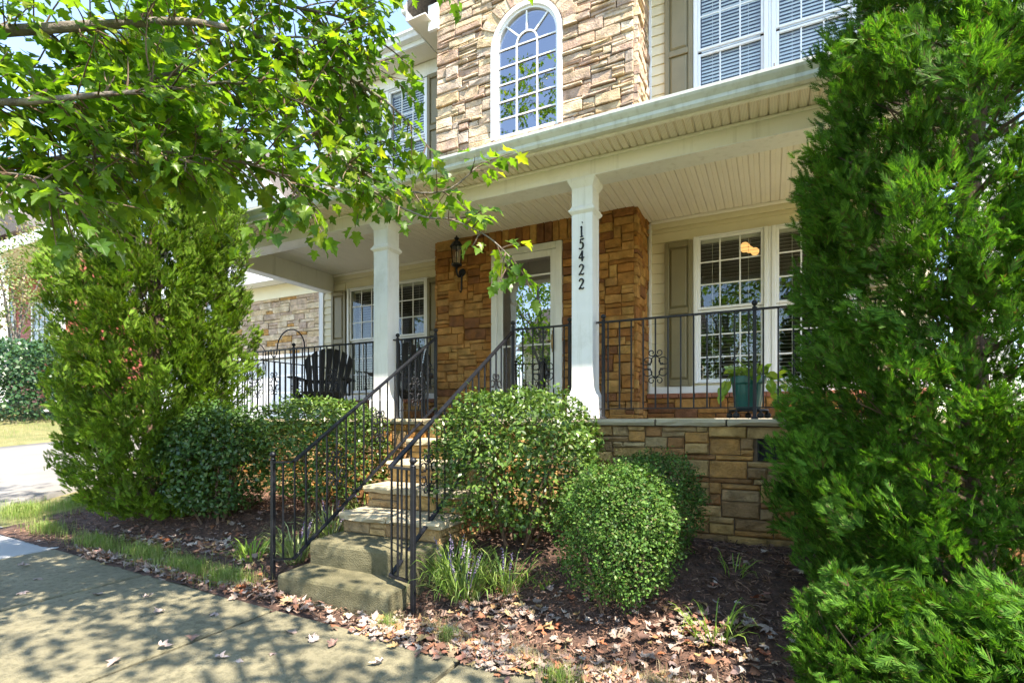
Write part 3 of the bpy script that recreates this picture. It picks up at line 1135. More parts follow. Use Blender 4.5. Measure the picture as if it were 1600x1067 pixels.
# gable: two roof slopes with overhang .3
gb = MB()
pk = 6.0 + (TX1 - TX0) / 2 * 1.05 + .35
for sg in (-1, 1):
    xe = TC + sg * ((TX1 - TX0) / 2 + .36)
    gb.add([(xe, YT - .28, 6.0), (TC, YT - .28, pk), (TC, 12, pk), (xe, 12, 6.0), (xe, YT - .28, 6.14), (TC, YT - .28, pk + .14), (TC, 12, pk + .14), (xe, 12, 6.14)],
           [(0, 1, 2, 3), (4, 7, 6, 5), (0, 4, 5, 1), (0, 3, 7, 4), (3, 2, 6, 7)])
gb.build('gable_roof', M['shingle'], house)
for sg in (-1, 1):
    xe = TC + sg * ((TX1 - TX0) / 2 + .36)
    xi = TC + sg * ((TX1 - TX0) / 2 + .05)
    xa, xb = min(xe, xi), max(xe, xi)
    MB().box(xa, xb, YT - .26, YW + .6, 5.86, 5.88).build('eave_soffit', M['soffit'], house)
    xo = xe
    MB().box(min(xo, xo + sg * .025), max(xo, xo + sg * .025), YT - .28, YW - .3, 5.85, 6.13, .004).build('fascia_board', M['white'], house)
    MB().box(min(xo + sg * .026, xo + sg * .12), max(xo + sg * .026, xo + sg * .12), YT - .28, YW - .48, 5.99, 6.11, .02).build('eave_gutter', M['white'], house)
    xr0, xr1 = TC + sg * ((TX1 - TX0) / 2 - .06), TC + sg * ((TX1 - TX0) / 2 + .11)
    MB().box(min(xr0, xr1), max(xr0, xr1), YT - .11, YT - .062, 5.72, 6.1, .005).build('frieze_board', M['white'], house)

# --- porch roof: beam, ceiling boards, vented soffit, gutter
PX0, PX1 = -7.32, 1.5
BY0, BY1 = 4.70, 4.93
pr = MB()
pr.prism_x([(4.30, 2.60), (4.30, 2.56), (YW + .015, 2.86), (YW + .015, 3.08)], PX0 - .28, PX1 + .28)
pr.build('porch_roof', M['shingle'], house)
MB().box(PX0, PX1, BY0, BY1, 2.298, 2.625, .004).build('porch_beam', M['beam'], house)
MB().box(PX0, PX1, BY0 - .008, BY1 + .008, 2.288, 2.2975, .002).build('beam_cladding', M['white'], house)
for x in (PX0, PX1 - .2):
    MB().box(x, x + .2, BY1 + .002, YW - .026, 2.30, 2.625, .004).build('porch_beam', M['beam'], house)
    MB().box(x - .006, x + .206, BY1 + .010, YW - .026, 2.29, 2.2995, .002).build('beam_cladding', M['white'], house)
bd = MB()
bw = .1
L_ = YW - .02 - BY1 - .002
bd.prism_y([(0.0015, .012), (0.007, 0), (.0465, 0), (.050, .005), (.0535, 0), (bw - .007, 0), (bw - .0015, .012), (bw - .0015, .0145), (.0015, .0145)], 0, L_)
bme = bd.mesh('ceiling_board', M['ceiling'])
x = PX0 + .21
while x + bw < PX1 - .2:
    o = bpy.data.objects.new('ceiling_board', bme)
    place(o, (x, BY1 + .003, 2.604), house)
    x += bw
MB().box(PX0 + .201, PX1 - .201, BY1 + .001, YW + .01, 2.6185, 2.63).build('ceiling_deck', M['ceiling'], house)
MB().box(TX1 + .08, PX1 - .21, YW - .06, YW - .024, 2.565, 2.6035, .008).build('crown_trim', M['ceiling'], house)
MB().box(PX0 + .21, TX0 - .08, YW - .06, YW - .024, 2.565, 2.6035, .008).build('crown_trim', M['ceiling'], house)
sp = MB()
sp.prism_y([(.001, .014), (.010, 0), (.060, 0), (.066, .012), (.074, .012), (.080, 0), (.128, 0), (.133, .013), (.139, .014), (.139, .018), (.001, .018)], 0, BY0 - 4.362)
spm = sp.mesh('soffit_panel', M['soffit'])
x = PX0 - .26
while x + .14 < PX1 + .26:
    o = bpy.data.objects.new('soffit_panel', spm)
    place(o, (x, 4.360, 2.452), house)
    x += .14
MB().box(PX0 - .27, PX1 + .27, BY0 - .032, BY0 - .001, 2.43, 2.4515, .006).build('soffit_trim', M['beam'], house)
MB().box(PX0 - .28, PX1 + .28, 4.322, 4.358, 2.415, 2.60, .004).build('fascia_board', M['beam'], house)
gp = [(4.320, 2.545), (4.318, 2.43), (4.262, 2.428), (4.246, 2.452), (4.244, 2.478), (4.215, 2.512), (4.206, 2.53), (4.206, 2.553), (4.214, 2.553), (4.216, 2.535), (4.30, 2.44), (4.312, 2.545)]
MB().prism_x(gp, PX0 - .28, PX1 + .28).build('gutter', M['gutter'], house)
for x in (-5.1, -2.9, -1.02, .02, .9):
    MB().tube([(x, 4.21, 2.552), (x, 4.212, 2.575)], .005, 5).build('gutter_spike', M['iron'], house)

# --- columns with the house number
def column(cx):
    c = MB()
    cy = 4.805
    c.square_loft([(.125, .004), (.128, .20), (.128, .215), (.118, .24), (.1065, .275), (.1035, .30), (.1025, 1.955), (.1025, 2.287)], (cx, cy))
    o = c.build('column', M['white'], house)
    k = MB()
    k.square_loft([(.1045, 1.95), (.128, 1.975), (.130, 1.992), (.116, 1.998), (.116, 2.012), (.108, 2.018), (.1045, 2.03)], (cx, cy))
    k.build('neck_moulding', M['white'], o)
    k = MB()
    k.square_loft([(.1045, 2.20), (.116, 2.225), (.122, 2.236), (.134, 2.262), (.136, 2.286), (.1045, 2.2868)], (cx, cy))
    k.build('capital', M['white'], o)
    b = MB()
    b.square_loft([(.131, .003), (.138, .006), (.138, .205), (.131, .222), (.1285, .226)], (cx, cy))
    b.build('plinth', M['white'], o)
    return o


col_l = column(-4.065)
col_r = column(-1.61)
column(1.38)
column(-7.2)

DIG = {
    '1': [[(.30, .93, .06), (.52, 1.0, .10), (.52, .9, .13), (.50, .5, .13), (.54, .12, .13), (.60, 0, .08)], [(.28, .02, .07), (.55, .03, .10), (.80, .06, .05)]],
    '5': [[(.92, 1.02, .05), (.72, .95, .11), (.36, .94, .09), (.30, .78, .07), (.24, .60, .06)], [(.24, .60, .06), (.45, .66, .10), (.70, .56, .15), (.78, .34, .17), (.66, .12, .13), (.40, .02, .10), (.10, .08, .13)]],
    '4': [[(.62, 1.0, .10), (.36, .66, .08), (.06, .34, .06)], [(.06, .34, .09), (.45, .32, .11), (.95, .36, .07)], [(.66, 1.0, .12), (.62, .6, .14), (.62, .2, .14), (.60, 0, .13)]],
    '2': [[(.16, .76, .13), (.26, .94, .10), (.52, 1.0, .11), (.78, .86, .16), (.74, .64, .15), (.46, .36, .11), (.08, .02, .08)], [(.06, .03, .11), (.38, .10, .13), (.70, .03, .12), (.92, .16, .05)]],
}


def spline(pts, n=6):
    out = []
    for i in range(len(pts) - 1):
        p0, p1, p2, p3 = pts[max(i - 1, 0)], pts[i], pts[i + 1], pts[min(i + 2, len(pts) - 1)]
        for k in range(n):
            t = k / n
            out.append(tuple(.5 * (2 * b + (c - a) * t + (2 * a - 5 * b + 4 * c - d) * t * t + (3 * b - a - 3 * c + d) * t ** 3) for a, b, c, d in zip(p0, p1, p2, p3)))
    out.append(tuple(pts[-1]))
    return out


def digit(ch, x, z, h, par, y):
    w = h * .62
    mb = MB()
    for si, st in enumerate(DIG[ch]):
        sp_ = spline(st)
        L, R = [], []
        for i, (a, b, t) in enumerate(sp_):
            a0, b0, _ = sp_[max(i - 1, 0)]
            a1, b1, _ = sp_[min(i + 1, len(sp_) - 1)]
            dx, dz = (a1 - a0) * w, (b1 - b0) * h
            l = hypot(dx, dz) or 1
            nx_, nz_ = -dz / l * t * h * .5, dx / l * t * h * .5
            L.append((x + a * w + nx_, z + b * h + nz_))
            R.append((x + a * w - nx_, z + b * h - nz_))
        band(mb, L, R, y - .012 - si * .0006, y - .001)
    mb.build('house_number_digit', M['iron'], par, origin=(x, y, z))


for ch, zc in zip('15422', (1.745, 1.63, 1.515, 1.385, 1.25)):
    digit(ch, -1.61 - .033, zc - .02, .098, col_r, 4.805 - .1035)
MB().tube([(-1.605, 4.701, 1.862), (-1.605, 4.690, 1.862)], .006, 6).build('screw', M['iron'], col_r)

# ================================================================== GARAGE WING on the left
gar = thing('garage_wing', 'attached garage wing with stone band over a white door, left of the porch', 'garage', (-12.3, 9.0, -.6))
GY, GX0, GX1 = 9.0, -17.0, -7.7
cw_ = holed_wall(MB(), GX0, GX1, -.85, 3.05, GY + .03, GY + .2, [(-16.2, -8.3, -.9, 1.52)])
gw = cw_.build('garage_wall', M['mortar_pale'], gar)
r_ = random.Random(31)
jb = []
for rc in pack(8.9, 1.42, lambda a, b: False, .085, .075, r_, wide=(3, 4, 5, 6, 7), tall=(1, 1, 2, 2)):
    jb.append((stone_mb(rc, frame_y(-16.6, GY + .03, 1.60), .04, r_, .018), r_.choice(tower_pal[:6] + entry_pal[2:3]), gw))
lay(jb, gw, 130)
MB().box(-16.6, -7.72, GY - .06, GY + .028, 1.525, 1.595, .01).build('header_trim', M['vinyl'], gar)
for k in range(5):
    z0 = -.62 + k * .425
    MB().box(-16.15, -8.35, GY + .06, GY + .1, z0 + .004, z0 + .421, .012).build('garage_door_panel', M['vinyl'], gar)
for x in (-16.19, -8.34):
    MB().box(x - .09, x + .03, GY - .01, GY + .16, -.7, 1.523, .006).build('door_jamb', M['vinyl'], gar)
MB().box(GX0 - .2, GX1 + .2, GY - .02, GY + .028, 3.02, 3.36, .006).build('frieze_board', M['cream'], gar)
MB().box(GX0 - .3, GX1 + .2, GY - .42, GY - .022, 3.365, 3.385).build('eave_soffit', M['vinyl'], gar)
MB().box(GX0 - .3, GX1 + .2, GY - .46, GY - .425, 3.33, 3.50, .005).build('fascia_board', M['vinyl'], gar)
# siding gable above
gcx, gzk, gze, gr = -13.0, 7.4, 3.6, 3.9
z = 3.51
while z < gzk - .1:
    hw = (gzk - z - .14) / (gzk - gze) * gr
    if hw < .1:
        break
    MB().prism_x([(GY - .03, z), (GY - .052, z), (GY - .034, z + .148), (GY - .03, z + .148)], gcx - hw, gcx + hw).build('siding_board', M['vinyl'], gar)
    z += .15
MB().prism_y([(gcx - gr, gze), (gcx + gr, gze), (gcx, gzk)], GY - .028, GY + .2).build('gable_core', M['vinyl'], gar)
gb = MB()
for sg in (-1, 1):
    gb.add([(gcx + sg * (gr + .4), GY - .35, gze - .2), (gcx, GY - .35, gzk + .12), (gcx, 14, gzk + .12), (gcx + sg * (gr + .4), 14, gze - .2),
            (gcx + sg * (gr + .4), GY - .35, gze - .02), (gcx, GY - .35, gzk + .3), (gcx, 14, gzk + .3), (gcx + sg * (gr + .4), 14, gze - .02)],
           [(0, 1, 2, 3), (4, 7, 6, 5), (0, 4, 5, 1), (0, 3, 7, 4), (3, 2, 6, 7)])
gb.build('gable_roof', M['shingle'], gar)
for sg in (-1, 1):
    a, b = (gcx + sg * (gr + .42), gze - .22), (gcx, gzk + .14)
    band_mb = MB()
    band(band_mb, [a, b], [(a[0], a[1] + .24), (b[0], b[1] + .24)], GY - .385, GY - .352)
    band_mb.build('rake_board', M['vinyl'], gar)

# ================================================================== PORCH BASE AND STEPS
pw = thing('front_porch', 'ledge stone porch base with sandstone caps and a black foundation vent', 'porch', (-2.9, 4.6, -1.2))
PF = 4.60
SX0, SX1 = -3.32, -2.28              # stair flight
VENT = (-.10, .16, -.338, -.155)
cores = MB()
cores.box(PX0, SX0 - .001, PF, 5.0, -1.35, -.062)
holed_wall(cores, SX1 + .001, PX1, -1.35, -.062, PF, 5.0, [VENT])
cores.box(PX0, PX0 + .25, 5.002, YW, -1.2, -.062)
cores.box(PX1 - .25, PX1, 5.002, YW, -1.35, -.062)
core = cores.build('stone_wall', M['mortar'], pw)
MB().box(SX0 - .2, SX1 + .2, 5.005, 5.2, -1.3, -.065).build('landing_core', M['mortar'], pw)
MB().box(PX0 + .26, PX1 - .26, 4.92, YT + .015, -.12, -.0, .004).build('porch_floor', M['cap'], pw)
MB().box(PX0 + .26, TX0 - .06, YT + .017, YW - .02, -.12, -.001).build('porch_floor', M['cap'], pw)
MB().box(TX1 + .06, PX1 - .26, YT + .017, YW - .02, -.12, -.001).build('porch_floor', M['cap'], pw)
r_ = random.Random(22)
def blk_v(x, z):
    X, Z = SX1 + x, -1.32 + z
    return VENT[0] - .01 < X < VENT[1] + .01 and VENT[2] - .01 < Z < VENT[3] + .01
jb = []
for rc in pack(PX1 - SX1, 1.255, blk_v, .048, .046, r_, wide=(2, 3, 4, 4, 5, 6, 7), tall=(1, 1, 2, 2, 2, 3)):
    jb.append((stone_mb(rc, frame_y(SX1, PF, -1.32), .04, r_, .016), r_.choice(base_pal), core))
for rc in pack(SX0 - PX0, 1.255, lambda a, b: False, .066, .0661, r_, wide=(2, 3, 3, 4, 5, 5, 6), tall=(1, 1, 2, 2, 3)):
    jb.append((stone_mb(rc, frame_y(PX0, PF, -1.32), .04, r_, .010), r_.choice(base_pal + entry_pal[:3]), core))
lay(jb, core, 280)


def slab_mb(x0, x1, y0, y1, z0, z1, r, rough=.008, nx=6):
    """a thick split flagstone with a rough nosing"""
    mb = MB()
    vs, fs = [], []
    rows = []
    for k, (y, z, j) in enumerate(((y1, z0, 0), (y0 + .012, z0, 1), (y0, (z0 + z1) / 2, 1), (y0 + .008, z1 - .006, 1), (y0 + .03, z1, .3), (y1, z1, 0))):
        row = []
        for i in range(nx + 1):
            x = x0 + (x1 - x0) * i / nx
            if i in (0, nx) and k in (1, 2, 3, 4):
                x += (.006 if i == 0 else -.006) * r.uniform(.2, 1.6)
            row.append(len(vs))
            vs.append((x, y + j * r.uniform(-rough, rough), z + j * r.uniform(-.4, .4) * rough))
        rows.append(row)
    for k in range(5):
        for i in range(nx):
            fs.append((rows[k][i], rows[k][i + 1], rows[k + 1][i + 1], rows[k + 1][i]))
    for i in range(nx):
        fs.append((rows[5][i], rows[5][i + 1], rows[0][i + 1], rows[0][i]))
    fs.append(tuple(rw[0] for rw in rows))
    fs.append(tuple(rw[nx] for rw in reversed(rows)))
    return mb.add(vs, fs)


for x0, x1 in ((PX0 - .03, SX0 - .03), (SX1 + .03, PX1 + .03)):
    x = x0
    while x < x1 - .02:
        w_ = min(r_.uniform(.55, .95), x1 - x)
        if x1 - x - w_ < .25: w_ = x1 - x
        slab_mb(x + .003, x + w_ - .003, PF - .075, 4.915, -.058, -.002 - r_.uniform(0, .002), r_).build('cap_stone', M['cap'], pw)
        x += w_
vf = MB()
vf.box(VENT[0], VENT[1], PF - .02, PF + .0, VENT[2], VENT[2] + .014, .003)
vf.box(VENT[0], VENT[1], PF - .02, PF + .0, VENT[3] - .014, VENT[3], .003)
vf.box(VENT[0], VENT[0] + .014, PF - .02, PF + .0, VENT[2] + .0145, VENT[3] - .0145, .003)
vf.box(VENT[1] - .014, VENT[1], PF - .02, PF + .0, VENT[2] + .0145, VENT[3] - .0145, .003)
vn = vf.build('foundation_vent', M['iron'], pw)
MB().box(VENT[0] + .001, VENT[1] - .001, PF + .03, PF + .05, VENT[2] + .001, VENT[3] - .001).build('vent_screen', M['dark_mesh'], vn)
lv = MB()
for k in range(9):
    zz = VENT[2] + .026 + k * .0165
    lv.tube([(VENT[0] + .014, PF - .004, zz), (VENT[1] - .014, PF - .004, zz)], .0022, 4)
lv.build('vent_grille', M['iron'], vn)

steps = thing('front_steps', 'flight of mossy concrete and sandstone steps up to the porch', 'steps', (-2.8, 2.7, -1.35))
STY = [2.70, 3.00, 3.30, 3.61, 3.92, 4.22, 4.53]
STZ = [-1.165, -.975, -.80, -.605, -.405, -.205, -.002]
r_ = random.Random(9)


def worn_step(x0, x1, y0, y1, z0, z1, r):
    mb = MB()
    nx, b = 14, .03
    prof = [(y0 + .004, z0), (y0 + .002, z0 + .06), (y0, (z0 + z1) / 2), (y0 + .002, z1 - b), (y0 + b * .35, z1 - b * .3), (y0 + b, z1), ((y0 + y1) / 2, z1 + .002), (y1, z1)]
    vs, fs = [], []
    for i in range(nx + 1):
        t = i / nx
        for k, (y, z) in enumerate(prof):
            x = x0 + (x1 - x0) * t
            if i in (0, nx) and k in (4, 5): z -= .007
            if 0 < i < nx: x += r.uniform(-.006, .006)
            vs.append((x, y + r.uniform(-.003, .003), z + (r.uniform(-.0022, .0022) if k else 0)))
    n = len(prof)
    for i in range(nx):
        for k in range(n - 1):
            fs.append((i * n + k, (i + 1) * n + k, (i + 1) * n + k + 1, i * n + k + 1))
    a = [k for k in range(n)]
    vs += [(x0, y1, z0), (x1, y1, z0)]
    fs.append(tuple(a + [len(vs) - 2]))
    fs.append(tuple([nx * n + k for k in reversed(a)] + [len(vs) - 1]))
    return mb.add(vs, fs)


worn_step(SX0 - .01, SX1 + .01, STY[0], STY[1] + .25, -1.42, STZ[0], r_).build('concrete_step', M['concrete_step'], steps)
worn_step(SX0, SX1, STY[1], STY[2] + .2, STZ[0] + .001, STZ[1], r_).build('concrete_step', M['concrete_step'], steps)
for k in range(2, 7):
    y, z = STY[k], STZ[k]
    ynext = STY[k + 1] if k < 6 else 4.93
    MB().box(SX0 + .045, SX1 - .045, y + .06, ynext + .10, -1.25, z - .056).build('step_core', M['mortar'], steps)
    # treads: one or two slabs
    cut = SX0 + (SX1 - SX0) * r_.uniform(.42, .6)
    spans = ((SX0 - .01, cut), (cut, SX1 + .01)) if k < 6 else ((SX0 - .02, cut), (cut, SX1 + .02))
    for a, b in spans:
        slab_mb(a + .003, b - .003, y, ynext + .045, z - .054 - r_.uniform(0, .006), z, r_, .012).build('tread_slab', M['cap'], steps)
    zr0 = STZ[k - 1] + .001
    x = SX0 + .012
    two = r_.random() < .4 and k > 2
    while x < SX1 - .03:
        w_ = min(r_.uniform(.16, .36), SX1 - .012 - x)
        if SX1 - .012 - x - w_ < .1: w_ = SX1 - .012 - x
        hts = [(zr0, z - .062)] if r_.random() < .75 else [(zr0, (zr0 + z - .062) / 2), ((zr0 + z - .062) / 2, z - .062)]
        for a, b in hts:
            stone_mb((x - SX0, x + w_ - SX0, a, b), frame_y(SX0, y + .06, 0.0), .022, r_, .006).build('riser_stone', r_.choice(base_pal[:4] + base_pal[6:7]), steps, recalc=False)
        x += w_
    # left and right cheek stones
    for frm in (frame_xl(SX0 + .045, ynext + .06, 0.0), frame_x(SX1 - .045, y + .03, 0.0)):
        zb_ = float(gh(SX0, y)) - .05
        for rc in pack(ynext - y, z - .062 - zb_, lambda a, b: False, .07, .066, r_, wide=(2, 3, 4), tall=(1, 1, 2)):
            stone_mb((rc[0], rc[1], rc[2] + zb_, rc[3] + zb_), frm, .028, r_, .008).build('cheek_stone', r_.choice(base_pal), steps, recalc=False)

# ================================================================== IRONWORK
def shared(mb, name, m, smooth_=False):
    return mb.mesh(name, m, (0, 0, 0), smooth_)


_bal = {}


def baluster(par, x, y, z0, z1, rot=0.0):
    h = round(z1 - z0, 3)
    if h not in _bal:
        mb = MB(); mb.box(-.0065, .0065, -.0065, .0065, 0, h, .0015)
        _bal[h] = shared(mb, 'baluster', M['iron'])
    o = bpy.data.objects.new('baluster', _bal[h])
    place(o, (x, y, z0), par)
    o.rotation_euler = (0, 0, rot)


def scroll_mb(cx, cz, h, w):
    """a wrought scroll pair in the x-z plane: C-curls left and right, tied by two collars"""
    mb = MB()
    for sx in (-1, 1):
        for sz in (-1, 1):
            pts = []
            # tall outer S: from the collar outwards to a curl
            for k in range(15):
                t = k / 14
                a = -pi / 2 + t * 2.1 * pi
                r = w * .27 * (1 - .62 * t)
                pts.append((cx + sx * (w * .36 + cos(a) * r - w * .05), 0, cz + sz * (h * .17 + sin(a) * r * .95 + h * .0)))
            pts = [(cx + sx * .006, 0, cz + sz * h * .34), (cx + sx * w * .16, 0, cz + sz * h * .27), (cx + sx * w * .20, 0, cz + sz * h * .16), (cx + sx * w * .22, 0, cz + sz * h * .06)] + pts[2:]
            mb.tube(pts, .0062, 4)
            p2 = []
            for k in range(12):
                t = k / 11
                a = -pi * .5 + t * 1.75 * pi
                r = w * .15 * (1 - .55 * t)
                p2.append((cx + sx * (w * .17 + cos(a) * r), 0, cz + sz * (h * .44 + sin(a) * r)))
            mb.tube([(cx + sx * .006, 0, cz + sz * h * .34)] + p2, .0062, 4)
    for sz in (-1, 1):
        mb.box(cx - .014, cx + .014, -.011, .011, cz + sz * h * .34 - .012, cz + sz * h * .34 + .012, .003)
    return mb


SCR = shared(scroll_mb(0, 0, .29, .20), 'scroll_ornament', M['iron'], True)


def scroll(par, x, y, z, rot=0.0):
    o = bpy.data.objects.new('scroll_ornament', SCR)
    place(o, (x, y, z), par)
    o.rotation_euler = (0, 0, rot)


FIN = shared(MB().lathe([(.008, 0), (.02, .004), (.02, .012), (.009, .018), (.011, .024), (.022, .034), (.026, .046), (.022, .058), (.010, .067), (.002, .07)], n=12), 'finial', M['iron'], True)


def post(par, x, y, z0, z1, w=.0145, fin=True):
    o = MB().box(x - w, x + w, y - w, y + w, z0, z1, .003).build('post', M['iron'], par)
    b = MB().square_loft([(w + .012, z0), (w + .012, z0 + .006), (w + .001, z0 + .02)], (x, y)).build('base_plate', M['iron'], o)
    if fin:
        f = bpy.data.objects.new('finial', FIN)
        place(f, (x, y, z1 - .004), o)
    return o


def flat_rail(par, name, a, b, w=.02, t=.007):
    """handrail bar between two points"""
    a, b = Vector(a), Vector(b)
    d = (b - a)
    s_ = Vector((-d.y, d.x, 0)).normalized() * w
    n_ = d.cross(s_).normalized() * t
    q = [p + i * s_ + j * n_ for p in (a, b) for i, j in ((-1, -1), (1, -1), (1, 1), (-1, 1))]
    MB().add(q, [(0, 1, 2, 3), (7, 6, 5, 4), (0, 4, 5, 1), (1, 5, 6, 2), (2, 6, 7, 3), (3, 7, 4, 0)]).build(name, M['iron'], par)


RT, RB = .92, .095


def level_rail(par, p, q, step=.109, scroll_at=(), skip=.0):
    (x0, y0), (x1, y1) = p, q
    L = hypot(x1 - x0, y1 - y0)
    ang = atan2(y1 - y0, x1 - x0)
    flat_rail(par, 'top_rail', (x0, y0, RT), (x1, y1, RT))
    flat_rail(par, 'bottom_rail', (x0, y0, RB), (x1, y1, RB), .0125, .005)
    n = max(2, int(round(L / step)))
    for i in range(1, n):
        t = i / n
        x, y = x0 + (x1 - x0) * t, y0 + (y1 - y0) * t
        baluster(par, x, y, RB + .004, RT - .006, ang)
        if i in scroll_at:
            scroll(par, x, y, .475, ang)


RY = 4.815
r1 = thing('porch_railing', 'long black iron porch railing right of the numbered column', 'railing', (0, RY, 0), group='iron railing sections')
level_rail(r1, (-1.50, RY), (1.27, RY), scroll_at=(5, 17))
for x in (-1.435, -.125, 1.2):
    post(r1, x, RY, 0.0, RT + .012)
r2 = thing('porch_railing', 'black iron porch railing in front of the slatted black chair, left of the left column', 'railing', (-5.6, RY, 0), group='iron railing sections')
level_rail(r2, (-7.09, RY), (-4.17, RY), scroll_at=(5, 10, 20))
for x in (-7.02, -5.63, -4.24):
    post(r2, x, RY, 0.0, RT + .012)
r3 = thing('porch_railing', 'black iron side railing at the left end of the porch', 'railing', (-7.2, 6, 0), group='iron railing sections')
level_rail(r3, (-7.2, RY + .11), (-7.2, YW - .03), scroll_at=(5, 12))
r4 = thing('porch_railing', 'short black iron railing between left column and stair head', 'railing', (-3.7, RY, 0), group='iron railing sections')
level_rail(r4, (-3.96, RY), (-3.37, RY), scroll_at=(2, 4))
post(r4, -3.905, RY, 0.0, RT + .012)
r5 = thing('porch_railing', 'short black iron railing between stair head and numbered column', 'railing', (-2.1, RY, 0), group='iron railing sections')
level_rail(r5, (-2.40, RY), (-1.72, RY), scroll_at=(3,))
post(r5, -1.775, RY, 0.0, RT + .012)


def stair_rail(par, x, side):
    """sloped rail up the flight, flaring sideways to a newel at the foot"""
    yb, yt = 2.88, RY
    sl = (.905 + .34) / (yt - yb)
    zt = lambda y: -.34 + sl * (y - yb)
    zb = lambda y: zt(y) - .765
    flat_rail(par, 'handrail', (x, yb, zt(yb)), (x, yt, zt(yt)), .02, .007)
    flat_rail(par, 'bottom_rail', (x, yb, zb(yb)), (x, yt, zb(yt)), .018, .006)
    n = 17
    for i in range(n):
        y = yb + .012 + (yt - yb - .05) * i / n
        baluster(par, x, y, zb(y) + .004, zt(y) - .004)
        if i in (4, 9, 14):
            scroll(par, x, y, (zt(y) + zb(y)) / 2, pi / 2)
    post(par, x, yt, .0, RT + .03)
    xn, yn = x + side * (.235 if side > 0 else .16), yb - (.05 if side > 0 else .06)
    flat_rail(par, 'handrail', (x, yb - .001, zt(yb)), (xn, yn, zt(yb) - .004), .02, .006)
    flat_rail(par, 'bottom_rail', (x, yb - .001, zb(yb)), (xn, yn, zb(yb) - .004), .018, .006)
    for t in (.33, .72) if side > 0 else (.5,):
        baluster(par, x + (xn - x) * t, yb + (yn - yb) * t, zb(yb) + .002, zt(yb) - .002)
    post(par, xn, yn, float(gh(xn, yn)) - .02, zt(yb) + .014, .0155)


h1 = thing('stair_railing', 'black iron stair handrail on the left side of the steps', 'handrail', (-3.37, 2.9, -1.3), group='stair handrails')
stair_rail(h1, -3.37, -1)
h2 = thing('stair_railing', 'black iron stair handrail on the right side of the steps beside the large bush', 'handrail', (-2.40, 2.9, -1.3), group='stair handrails')
stair_rail(h2, -2.40, 1)

# ================================================================== THINGS ON THE PORCH
def adirondack(label, loc, rot):
    t = thing('adirondack_chair', label, 'chair', loc, rot, 'black adirondack chairs on the porch')
    bp = M['black_plastic']
    # seven fanned back slats leaning backwards, rounded top
    for k in range(7):
        s_ = k - 3
        fan = radians(s_ * 3.0)
        h = .90 - .017 * s_ * s_
        x0 = s_ * .074
        mb = MB()
        vs = []
        for yy in (0, .02):
            for (a, b) in ((-.033, 0), (.033, 0), (.046, h - .05 - .017 * s_), (.042, h - .017 * s_), (-.042, h + .017 * s_), (-.046, h - .05 + .017 * s_)):
                xx = x0 + a * cos(fan) + b * sin(fan)
                zz = b * cos(fan) - a * sin(fan)
                lean = radians(22)
                vs.append((xx, .20 + yy + zz * sin(lean), .30 + zz * cos(lean)))
        mb.add(vs, [tuple(range(6)), tuple(range(11, 5, -1))] + [(i, (i + 1) % 6, 6 + (i + 1) % 6, 6 + i) for i in range(6)])
        mb.build('back_slat', bp, t)
    for k in range(6):
        y = -.32 + k * .088
        z = .40 - (k * .088) * .22
        MB().box(-.27, .27, y, y + .078, z - .02, z, .004).build('seat_slat', bp, t)
    for sx in (-1, 1):
        MB().box(sx * .36 - .068, sx * .36 + .068, -.40, .34, .585, .61, .008).build('armrest', bp, t)
        MB().box(sx * .315 - .014, sx * .315 + .014, -.34, -.24, 0, .584, .004).build('front_leg', bp, t)
        MB().add([(sx * .285 + q, y, z) for q in (-.013, .013) for y, z in ((-.33, .27), (-.33, .38), (.30, .22), (.52, .06), (.52, 0), (.40, 0))],
                 [(0, 1, 2, 3, 4, 5), (11, 10, 9, 8, 7, 6)] + [(i, (i + 1) % 6, 6 + (i + 1) % 6, 6 + i) for i in range(6)]).build('rear_leg', bp, t)
        MB().box(sx * .33 - .012, sx * .33 + .012, .30, .36, .36, .584, .003).build('arm_support', bp, t)
    MB().box(-.33, .33, .315, .34, .55, .61, .004).build('back_brace', bp, t)
    return t


adirondack('black slatted adirondack chair facing the street in front of the left porch window', (-6.08, 5.75, .0), radians(36))
adirondack('black adirondack chair close to the stone entry, behind the stair head railing', (-4.62, 5.80, .0), radians(34))

# wall lantern
ln = thing('wall_lantern', 'black coach lantern with glass sides mounted on the stone left of the door', 'lantern', (-3.98, YT - .05, 2.1))
lx, ly = -3.98, YT - .20
b = MB()
b.lathe([(.0, -.016), (.055, -.014), (.06, 0), (.05, .014), (0, .018)], n=14)
bp_ = MB().add([(lx + q[0], YT - .058 - (q[2]), 2.10 + q[1]) for q in b.v], b.f)
bp_.build('back_plate', M['iron'], ln)
arm = [(lx, YT - .06, 2.10), (lx, YT - .11, 2.03), (lx, YT - .17, 2.03), (lx, ly, 2.09), (lx, ly, 2.16)]
MB().tube(spline(arm, 4), .014, 6).build('arm', M['iron'], ln)
MB().tube(spline([(lx, YT - .065, 2.08), (lx, YT - .07, 1.95), (lx, YT - .075, 1.84), (lx, YT - .10, 1.81), (lx, YT - .115, 1.83)], 4), [.013] * 8 + [.008] * 9, 6).build('tail_scroll', M['iron'], ln)
MB().lathe([(.02, 2.14), (.075, 2.165), (.08, 2.18), (.065, 2.19)], (lx, ly, 0), 8).build('lantern_base', M['iron'], ln)
MB().lathe([(.10, 2.42), (.095, 2.435), (.05, 2.50), (.022, 2.515), (.022, 2.53), (.04, 2.545), (.012, 2.57), (.004, 2.592)], (lx, ly, 0), 8).build('lantern_roof', M['iron'], ln)
cg = MB()
for k in range(6):
    a = 2 * pi * k / 6
    cg.tube([(lx + .066 * cos(a), ly + .066 * sin(a), 2.185), (lx + .088 * cos(a), ly + .088 * sin(a), 2.425)], .006, 4)
cg.build('cage', M['iron'], ln)
